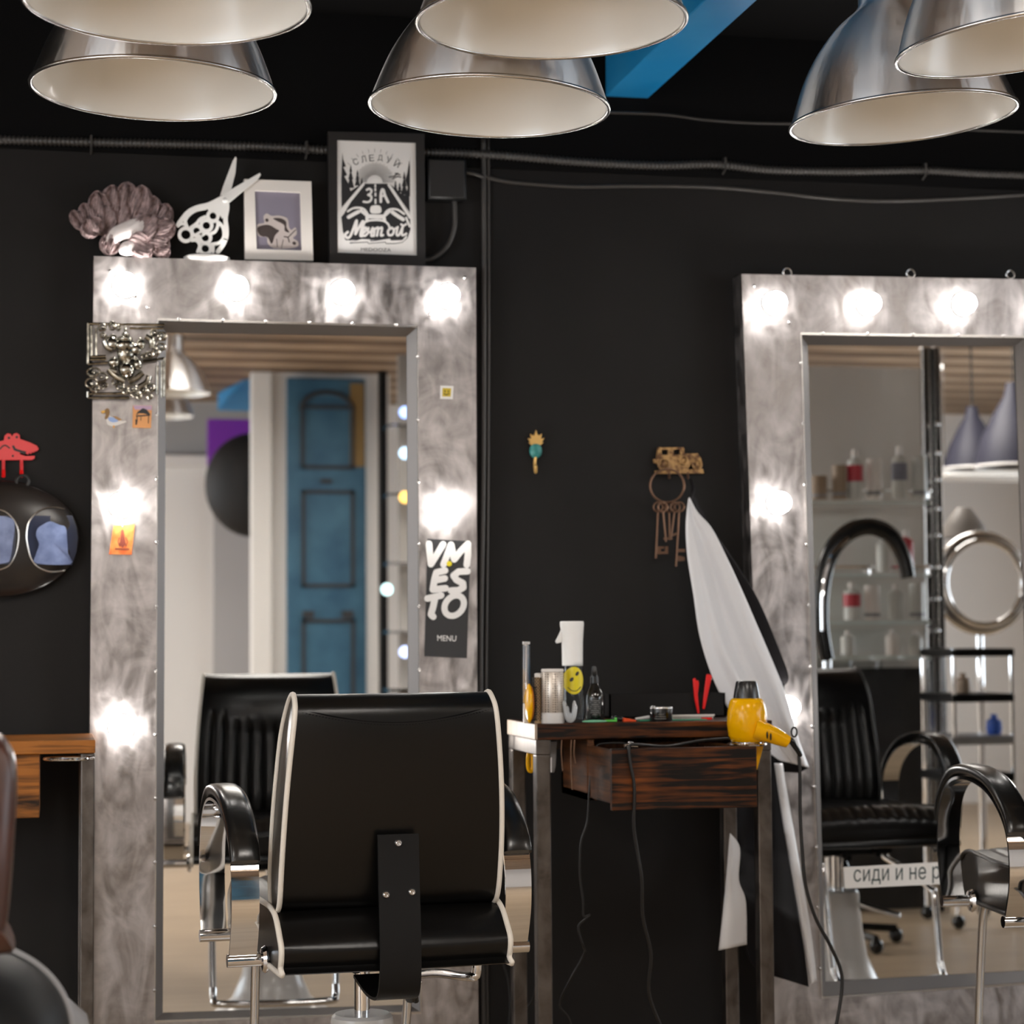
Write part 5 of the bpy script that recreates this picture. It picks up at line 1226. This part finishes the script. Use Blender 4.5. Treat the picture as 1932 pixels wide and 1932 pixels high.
# blue painted door leaf
p0, p1 = M(505, 900, 6.08), M(735, 900, 6.08)
o = MB().bb((p0.x, p0.y-.10, 0), (p1.x, p0.y-.0, ZR)).build('wall_partition', m_white, smooth=False); struct(o, 'white partition wall carrying the old blue door')
aD = 6.01
p0, p1 = M(542, 712, aD), M(692, 1500, aD); yq = p0.y
m_bdoor = two_tone('worn_blue_paint', (.015, .075, .14), (.05, .15, .23), 5, .3, .75, .5)
T = thing('old_door', 'tall narrow blue antique panelled door on the white partition wall, reflected in the left mirror', 'door', ((p0.x+p1.x)/2, yq, 0))
zb_ = .06
MB().bb((p0.x, yq-.05, zb_), (p1.x, yq, p0.z)).build('leaf', m_bdoor, T, smooth=False, bevel=.006)
m_bdark = plain('dark_seam', (.028, .030, .035), .6)
b = MB(); w = p1.x-p0.x
zs = lambda py: M(600, py, aD).z
def rectm(x0, y0, x1, y1, t=.018):
    X0, X1, Z0, Z1 = p0.x+w*x0, p0.x+w*x1, zs(y1), zs(y0)
    b.bb((X0, yq-.002, Z0), (X0+t, yq+.014, Z1)); b.bb((X1-t, yq-.002, Z0), (X1, yq+.014, Z1)); b.bb((X0, yq-.002, Z0), (X1, yq+.014, Z0+t)); b.bb((X0, yq-.002, Z1-t), (X1, yq+.014, Z1))
rectm(.17, 765, .85, 885); rectm(.18, 925, .85, 1108); rectm(.18, 1168, .85, 1480)
q = [Vector((p0.x+w*(.5+.33*cos(t*pi/12)), yq+.006, zs(775)+.10*sin(t*pi/12))) for t in range(13)]; b.tube(q, .012, 8)
for fx in (.26, .76): b.bb((p0.x+w*(fx-.07), yq, zs(1166)), (p0.x+w*(fx+.07), yq+.02, zs(1152)))
b.bb((p0.x+w*.42, yq, zs(912)), (p0.x+w*.56, yq+.02, zs(904)))
b.build('panel_mouldings', m_bdark, T, smooth=False)
MB().bb((p0.x+w*.80, yq-.03, zs(880)), (p0.x+w*.985, yq+.004, zs(722))).build('bare_wood_strip', plain('bare_yellow_wood', (.24, .15, .05), .6), T, smooth=False)
# blue roof beams at the rear and a purple panel
b = MB()
def mbeam(pts, a0, a1, label, dep=.16):
    q = [M(x, y, a) for (x, y), a in zip(pts, (a0, a1))]
    d = (q[1]-q[0]); o = MB()
    n = Vector((0, 0, 1)); s = d.cross(n).normalized()*.09
    vs = []
    for e in q:
        for sg in (-1, 1):
            for h in (0, dep): vs.append(e+s*sg+n*h)
    o.add(vs, [(0, 1, 3, 2), (4, 6, 7, 5), (0, 4, 5, 1), (2, 3, 7, 6), (0, 2, 6, 4), (1, 5, 7, 3)])
    o = o.build('roof_beam', m_blue, None, smooth=False); tag(o, label, 'beam', 'blue roof beams at the rear of the room')
mbeam([(440, 775), (560, 640)], 7.1, 5.6, 'slanting blue roof brace left of the white column in the left mirror')
mbeam([(615, 668), (690, 610)], 5.9, 5.0, 'short slanting blue roof brace above the old blue door in the left mirror')
b = MB(); mbox(b, 392, 790, 476, 880, 6.9, .05)
tag(b.build('purple_panel', plain('purple_plastic', (.22, .03, .42), .5), None, smooth=False), 'purple panel behind the black round pouf reflected in the left mirror', 'panel')
c = M(478, 915, 6.5)
r = (M(478, 815, 6.35).z-M(478, 1015, 6.35).z)/2
T = thing('black_disc_case', 'black round fabric case hanging beside the white column in the left mirror', 'case', tuple(c))
MB().ball(c, (r*.92, .12, r), 36, 20).build('case', plain('black_fabric', (.008, .008, .009), .6, bump=.4, bscale=25), T)
MB().tube([c+Vector((0, 0, r*.95)), Vector((c.x, c.y, ZR))], .004, 6).build('cord', m_cable, T)
# black post and shelf of bottles at the right edge of the left mirror
p0 = M(716, 640, 5.9); p1 = M(730, 640, 5.9)
o = MB().bb((p0.x, p0.y-.06, 0), (p1.x, p0.y, ZR)).build('post', m_blackm, None, smooth=False); tag(o, 'thin black post right of the old blue door in the left mirror', 'post')
T = thing('display_rack', 'tall dark rack with small bright lamps at the right edge of the left mirror', 'rack', mroot(758, 1250, 5.0)[:2]+(0,))
b = MB(); mbox(b, 752, 640, 800, 2000, 5.25, .05); bb_ = b.build('back_panel', plain('rack_grey', (.30, .28, .26), .5), T, smooth=False)
b = MB()
for py in (800, 930, 1060, 1190, 1300): mbox(b, 735, py, 800, py+5, 5.05, .2)
b.build('shelves', m_chrome, T, smooth=False)
for py, colr in ((778, (.35, .5, 1)), (855, (.5, .75, 1)), (938, (1, .55, .12)), (1112, (.6, .9, .9)), (1230, (.5, .6, 1))):
    c = M(764 if py != 1112 else 730, py, 4.9)
    MB().ball(c, .028, 14, 10).build('lamp', emission('rack_lamp', colr, 3.0), T)
# pendant lamps hanging at the rear of the room
for (px, py, wpx, lab) in ((322, 742, 150, 'larger aluminium pendant lamp reflected at the upper left of the left mirror'), (300, 785, 130, 'smaller aluminium pendant lamp reflected at the upper left of the left mirror')):
    depth = .8*2*LR*FPX/wpx; c = D(px, py, depth); a = c.y-GL; mat = Matrix.Translation((c.x, GL-a, c.z)) @ Matrix.Scale(.8, 4)
    T = copy_tree(lampA, mat); T['label'] = lab; T['group'] = 'aluminium pendant lamps at the rear of the room'
    MB().tube([(c.x, GL-a, c.z+.41), (c.x, GL-a, max(c.z+.42, ZR-.001))], .004, 6).build('cord', m_cable, T)

# ---------------------------------------------------------------- right mirror's view
aS = 2.75
c = M(1640, 1250, aS)
T = thing('shelf_unit', 'chrome and glass shelf unit with glossy grey backing, reflected in the right mirror', 'shelf', (c.x, c.y, 0))
b = MB(); mbox(b, 1500, 690, 1752, 1262, aS+.12, .03)
b.build('back_panel', plain('glossy_grey_panel', (.72, .70, .67), .03, ior=1.6), T, smooth=False)
b = MB(); mbox(b, 1500, 1262, 1752, 1960, aS+.05, .25); b.build('cabinet', plain('dark_cabinet', (.022, .021, .021), .4, var=.3, vscale=8), T, smooth=False, bevel=.004)
b = MB(); mbox(b, 1754, 655, 1764, 1980, aS-.1, .03); mbox(b, 1774, 655, 1786, 1980, aS-.1, .03); b.build('post', m_nickel, T, smooth=False, bevel=.003)
b = MB(); mbox(b, 1764, 655, 1774, 1980, aS-.08, .03); b.build('post_core', m_blackm, T, smooth=False)
for py in (800, 855, 905, 960, 1010, 1070, 1130, 1190):
    MB().ball(M(1769, py, aS-.14), .010, 10, 8).build('stud', m_chrome, T)
SH = [945, 1082, 1172, 1238]
for py in SH:
    b = MB(); p, q = M(1490, py, aS-.14), M(1756, py+6, aS-.14)
    MB().bb((p.x, p.y-.22, q.z), (q.x, p.y, p.z)).build('glass_shelf', plain('shelf_glass', (.75, .82, .80), .05, .0, coat=.5), T, smooth=False)
for py in (926, 1070):
    p, q = M(1530, py, aS-.16), M(1752, py, aS-.16)
    b = MB(); b.tube([p, q], .006, 8)
    for t in (0, .5, 1): e = p.lerp(q, t); b.tube([e, e-Vector((0, 0, .03))], .005, 8); b.ball(e, .011, 10, 8)
    b.build('rail', m_chrome, T)
def bottle(px, base, top, wpx, mat, label, a=aS-.2, cap=None, nozzle=True, lab=None):
    c = M(px, base, a); h = M(px, top, a).z-c.z; r = (M(px+wpx/2, base, a).x-M(px-wpx/2, base, a).x)/2
    T = thing('bottle', label, 'bottle', tuple(c), group='bottles on the glass shelves in the right mirror')
    if nozzle:
        MB().lathe([(0, 0), (r, 0), (r, h*.72), (r*.8, h*.78), (r*.35, h*.82), (r*.35, h*.86), (0, h*.86)], c, 20).build('bottle_body', mat, T, angle=50)
        MB().lathe([(0, h*.84), (r*.4, h*.84), (r*.4, h*.95), (r*.3, h), (0, h)], c, 16).build('cap', cap or m_offwhite, T, angle=50)
    else:
        MB().lathe([(0, 0), (r, 0), (r, h*.96), (r*.95, h), (0, h)], c, 20).build('bottle_body', mat, T, angle=50)
        MB().lathe([(r*1.01, h*.1), (r*1.03, h*.1), (r*1.03, h*.2), (r*1.01, h*.2)], c, 20).build('cap', cap or m_greypl, T, angle=50)
    if lab: MB().lathe([(r*1.01, h*.35), (r*1.03, h*.35), (r*1.03, h*.68), (r*1.01, h*.68)], c, 20).build('label_band', lab, T, angle=50)
m_redlab = plain('red_label', (.45, .03, .045), .4); m_tan = plain('tan_box', (.30, .22, .15), .5); m_translu = plain('milky_plastic', (.55, .56, .53), .35); m_greylab = plain('grey_label', (.16, .16, .20), .4)
for args in [(1545, 942, 898, 30, m_tan, 'low tan jar at the left of the top glass shelf in the right mirror', None, False, None), (1584, 942, 878, 26, m_tan, 'tan carton between the low jar and the red-labelled bottle, top shelf', None, False, None),
             (1614, 942, 848, 28, m_translu, 'red-labelled bottle on the top glass shelf in the right mirror', m_offwhite, True, m_redlab), (1650, 942, 866, 26, m_offwhite, 'plain white bottle right of the red-labelled one, top shelf', None, False, None),
             (1698, 942, 842, 28, m_translu, 'clear bottle with grey label and slim cap on the top shelf', m_offwhite, True, m_greylab), (1735, 942, 862, 26, m_translu, 'milky tube at the right end of the top shelf', None, False, None),
             (1608, 1170, 1098, 30, m_translu, 'red-labelled bottle on the middle shelf in the right mirror', m_offwhite, True, m_redlab), (1646, 1170, 1104, 28, m_offwhite, 'white bottle right of the red-labelled one on the middle shelf', None, False, None),
             (1690, 1170, 1102, 26, m_translu, 'milky bottle in the centre right of the middle shelf', None, True, None), (1730, 1170, 1100, 26, m_translu, 'milky bottle at the right end of the middle shelf', None, False, None),
             (1600, 1236, 1190, 26, m_translu, 'short milky bottle at the left of the lowest glass shelf', None, True, None), (1684, 1236, 1188, 24, m_offwhite, 'short white bottle in the middle of the lowest glass shelf', None, True, None), (1728, 1236, 1190, 24, m_translu, 'short milky bottle at the right of the lowest glass shelf', None, True, None),
             (1710, 1080, 1000, 26, m_redlab, 'short red bottle on the second glass shelf', m_offwhite, True, None), (1668, 1080, 1008, 26, m_translu, 'milky bottle on the second glass shelf left of the red one', None, True, None)]:
    px, ba, to, w_, mt, lb, cp_, nz, la = args; bottle(px, ba, to, w_, mt, lb, cap=cp_, nozzle=nz, lab=la)
# black hood-dryer arc
a = 1.95; pts = [(1560, 1245), (1549, 1180), (1550, 1110), (1566, 1045), (1600, 1005), (1642, 993), (1680, 1010), (1704, 1050), (1713, 1090)]
base = M(1560, 1500, a)
T = thing('hood_dryer', 'black arched hair heater on a stand, reflected in the right mirror', 'hair dryer', (base.x, base.y, 0))
q = cr([M(x, y, a) for x, y in pts], 6); n = len(q)
MB().tube(q, [.026+.006*sin(i/(n-1)*pi) for i in range(n)], 14).build('heater_arc', m_blackp, T)
MB().tube(cr([M(x, y, a-.06) for x, y in [(1552, 1190), (1553, 1110), (1570, 1050), (1602, 1015)]], 6), .006, 8).build('chrome_strip', m_chrome, T)
e = M(1560, 1240, a)
MB().tube([e, Vector((e.x, e.y, .09))], .016, 12).build('stand', m_chrome, T)
b = MB()
for t in range(5): an = t*2*pi/5; b.tube([(e.x, e.y, .07), (e.x+.24*cos(an), e.y+.24*sin(an), .05)], .014, 8); b.ball((e.x+.24*cos(an), e.y+.24*sin(an), .026), .026, 10, 8)
b.build('foot', m_blackp, T)
# round hood with a chrome rim on a stand
a = 3.05; c = M(1852, 1100, a); r = M(1852, 1012, a).z-c.z
T = thing('ring_mirror', 'round chrome-rimmed ring with grey cone behind it on a stand, reflected in the right mirror', 'ring lamp', (c.x, c.y, 0))
MB().tube([c+Vector((r*cos(t*pi/24), 0, r*sin(t*pi/24))) for t in range(48)], .024, 14, closed=True).build('outer_rim', m_nickel, T, angle=180)
MB().tube([c+Vector((r*.90*cos(t*pi/24), .03, r*.90*sin(t*pi/24))) for t in range(48)], .013, 12, closed=True).build('inner_rim', m_chrome, T, angle=180)
q = M(1835, 985, a); h_ = q.z-c.z
MB().lathe([(.10, 0), (.085, .05), (.05, .10), (.03, .125), (0, .13)], (M(1842, 985, a).x, c.y-.12, M(1842, 1012, a).z), 24).build('grey_cone', plain('grey_hood', (.20, .18, .165), .5), T)
MB().tube([(c.x, c.y-.03, c.z-r), (c.x, c.y-.03, .06)], .016, 12).build('stand', m_chrome, T)
b = MB()
for t in range(5): an = t*2*pi/5+.3; b.tube([(c.x, c.y-.03, .07), (c.x+.25*cos(an), c.y-.03+.25*sin(an), .05)], .014, 8); b.ball((c.x+.25*cos(an), c.y-.03+.25*sin(an), .026), .026, 10, 8)
b.build('foot', m_blackp, T)
# tool trolley under it
a = 2.2; p0, p1 = M(1796, 1224, a), M(1915, 1238, a)
T = thing('tool_trolley', 'black trolley with trays behind the chairs, reflected in the right mirror', 'trolley', ((p0.x+p1.x)/2, p0.y, 0))
for py in (1224, 1310, 1390, 1460):
    p, q = M(1796, py, a), M(1915, py+14, a); MB().bb((p.x, p.y-.3, q.z), (q.x, p.y, p.z)).build('tray', m_blackm if py != 1390 else m_greypl, T, smooth=False, bevel=.006)
for x in (p0.x+.01, p1.x-.01):
    for y in (p0.y-.29, p0.y-.01): MB().tube([(x, y, .05), (x, y, p0.z)], .009, 8).build('upright', m_chrome, T); MB().ball((x, y, .026), .026, 10, 8).build('caster', m_blackp, T)
b = MB(); 
for (px, py, col_, lab) in ((1888, 1330, (.03, .10, .45), 'blue ball-shaped bottle on the trolley reflected in the right mirror'), (1830, 1300, (.4, .3, .22), 'tan pot on the trolley reflected in the right mirror')):
    p = M(px, py, a+.05); zt_ = M(1796, 1310 if py < 1310 else 1390, a).z+.001
    tag(MB().lathe([(0, 0), (.025, 0), (.03, .02), (.028, .05), (.012, .06), (.012, .075), (0, .075)], (p.x, p.y-.06, zt_), 16).build('bottle', plain('pot_colour', col_, .4)), lab, 'bottle')
# far white work surface on the right, hanging cone lamps
a = 4.6
p, q = M(1790, 888, a), M(2010, 900, a)
o = MB().bb((p.x, p.y-.35, q.z), (q.x+.4, p.y, p.z)).build('wall_shelf', m_whitepl, None, smooth=False, bevel=.004); tag(o, 'white hanging shelf at the right of the right mirror reflection', 'shelf')
T = thing('shelf_hanger', 'thin chrome rods carrying the white shelf reflected in the right mirror', 'rods', (p.x+.05, p.y-.1, p.z))
for x in (p.x+.05, q.x+.3): MB().tube([(x, p.y-.17, p.z), (x, p.y-.17, ZR)], .006, 8).build('rod', m_chrome, T)
for (px, py, wpx, a, lab) in ((1836, 884, 104, 4.3, 'dark cone pendant lamp reflected at the left of the white shelf'), (1915, 880, 140, 3.9, 'dark cone pendant lamp with blue edge reflected at the right edge of the right mirror')):
    c = M(px, py, a); r = (M(px+wpx/2, py, a).x-M(px-wpx/2, py, a).x)/2
    T = thing('cone_lamp', lab, 'lamp', tuple(c), group='cone pendant lamps in the right mirror')
    MB().lathe([(r, 0), (r*.96, r*.25), (r*.80, r*.75), (r*.5, r*1.35), (r*.26, r*1.75), (r*.18, r*2.1), (0, r*2.1)], c, 36).build('shade', plain('slate_shade', (.030, .030, .045), .5, ior=1.3), T)
    MB().tube([(c.x+r*cos(t*pi/18), c.y+r*sin(t*pi/18), c.z) for t in range(36)], .006, 8, closed=True).build('rim', m_whitepl, T)
    MB().tube([(c.x, c.y, c.z+r*2.1), (c.x, c.y, ZC if c.y > YS else ZR)], .005, 8).build('cord', m_cable, T)
# glowing ceiling panels added out of view to fill the room with light
for i, (x, y, lab) in enumerate([(-1.6, -3.6, 'added square fill-light panel above the left of the room'), (1.0, -3.8, 'added square fill-light panel above the middle of the room'), (3.6, -3.9, 'added square fill-light panel above the right of the room'), (-1.5, -6.4, 'added square fill-light panel near the rear wall')]):
    ZK, ZC = ZC, (ZR if y < YS else ZC)
    T = thing('ceiling_light', lab, 'added fill light', (x, y, ZC), group='added square fill-light panels')
    b = MB(); s = .45
    for lo, hi in (((-s, -s), (s, -s+.03)), ((-s, s-.03), (s, s)), ((-s, -s), (-s+.03, s)), ((s-.03, -s), (s, s))): b.bb((x+lo[0], y+lo[1], ZC-.04), (x+hi[0], y+hi[1], ZC-.001))
    b.build('frame', m_whitepl, T, smooth=False)
    MB().bb((x-s+.03, y-s+.03, ZC-.03), (x+s-.03, y+s-.03, ZC-.012)).build('diffuser', emission('panel_light', (1, .93, .85), PANEL), T, smooth=False)
    ZC = ZK

# globes added out of view to streak the aluminium shades with highlights
m_globe = emission('fill_globe_glow', (1, .96, .90), 45)
for i, (x, y, z, rot, wall) in enumerate([(XL+.001, -.7, 1.9, 90, 'left'), (XL+.001, -1.2, 1.9, 90, 'left'), (XL+.001, -1.7, 1.9, 90, 'left'), (XL+.001, -2.2, 1.9, 90, 'left'),
        (XR-.001, -.6, 1.9, -90, 'right'), (XR-.001, -1.1, 1.9, -90, 'right'), (XR-.001, -1.6, 1.9, -90, 'right'), (XR-.001, -2.1, 1.9, -90, 'right'),
        (-2.5, YB+.001, 1.95, 180, 'rear'), (-1.9, YB+.001, 1.95, 180, 'rear'), (-1.3, YB+.001, 1.95, 180, 'rear'), (-.7, YB+.001, 1.95, 180, 'rear'), (-.1, YB+.001, 1.95, 180, 'rear')]):
    d = {'left': Vector((1, 0, 0)), 'right': Vector((-1, 0, 0)), 'rear': Vector((0, 1, 0))}[wall]
    c = Vector((x, y, z)); T = thing('globe_light', 'added unseen white globe fill lamp on the %s wall of the room' % wall, 'lamp', tuple(c), group='added globe fill lamps on the %s wall' % wall)
    MB().tube([c, c+d*.04], .03, 16).build('holder', m_socket, T)
    MB().ball(c+d*.075, .045, 20, 12).build('globe', m_globe, T)
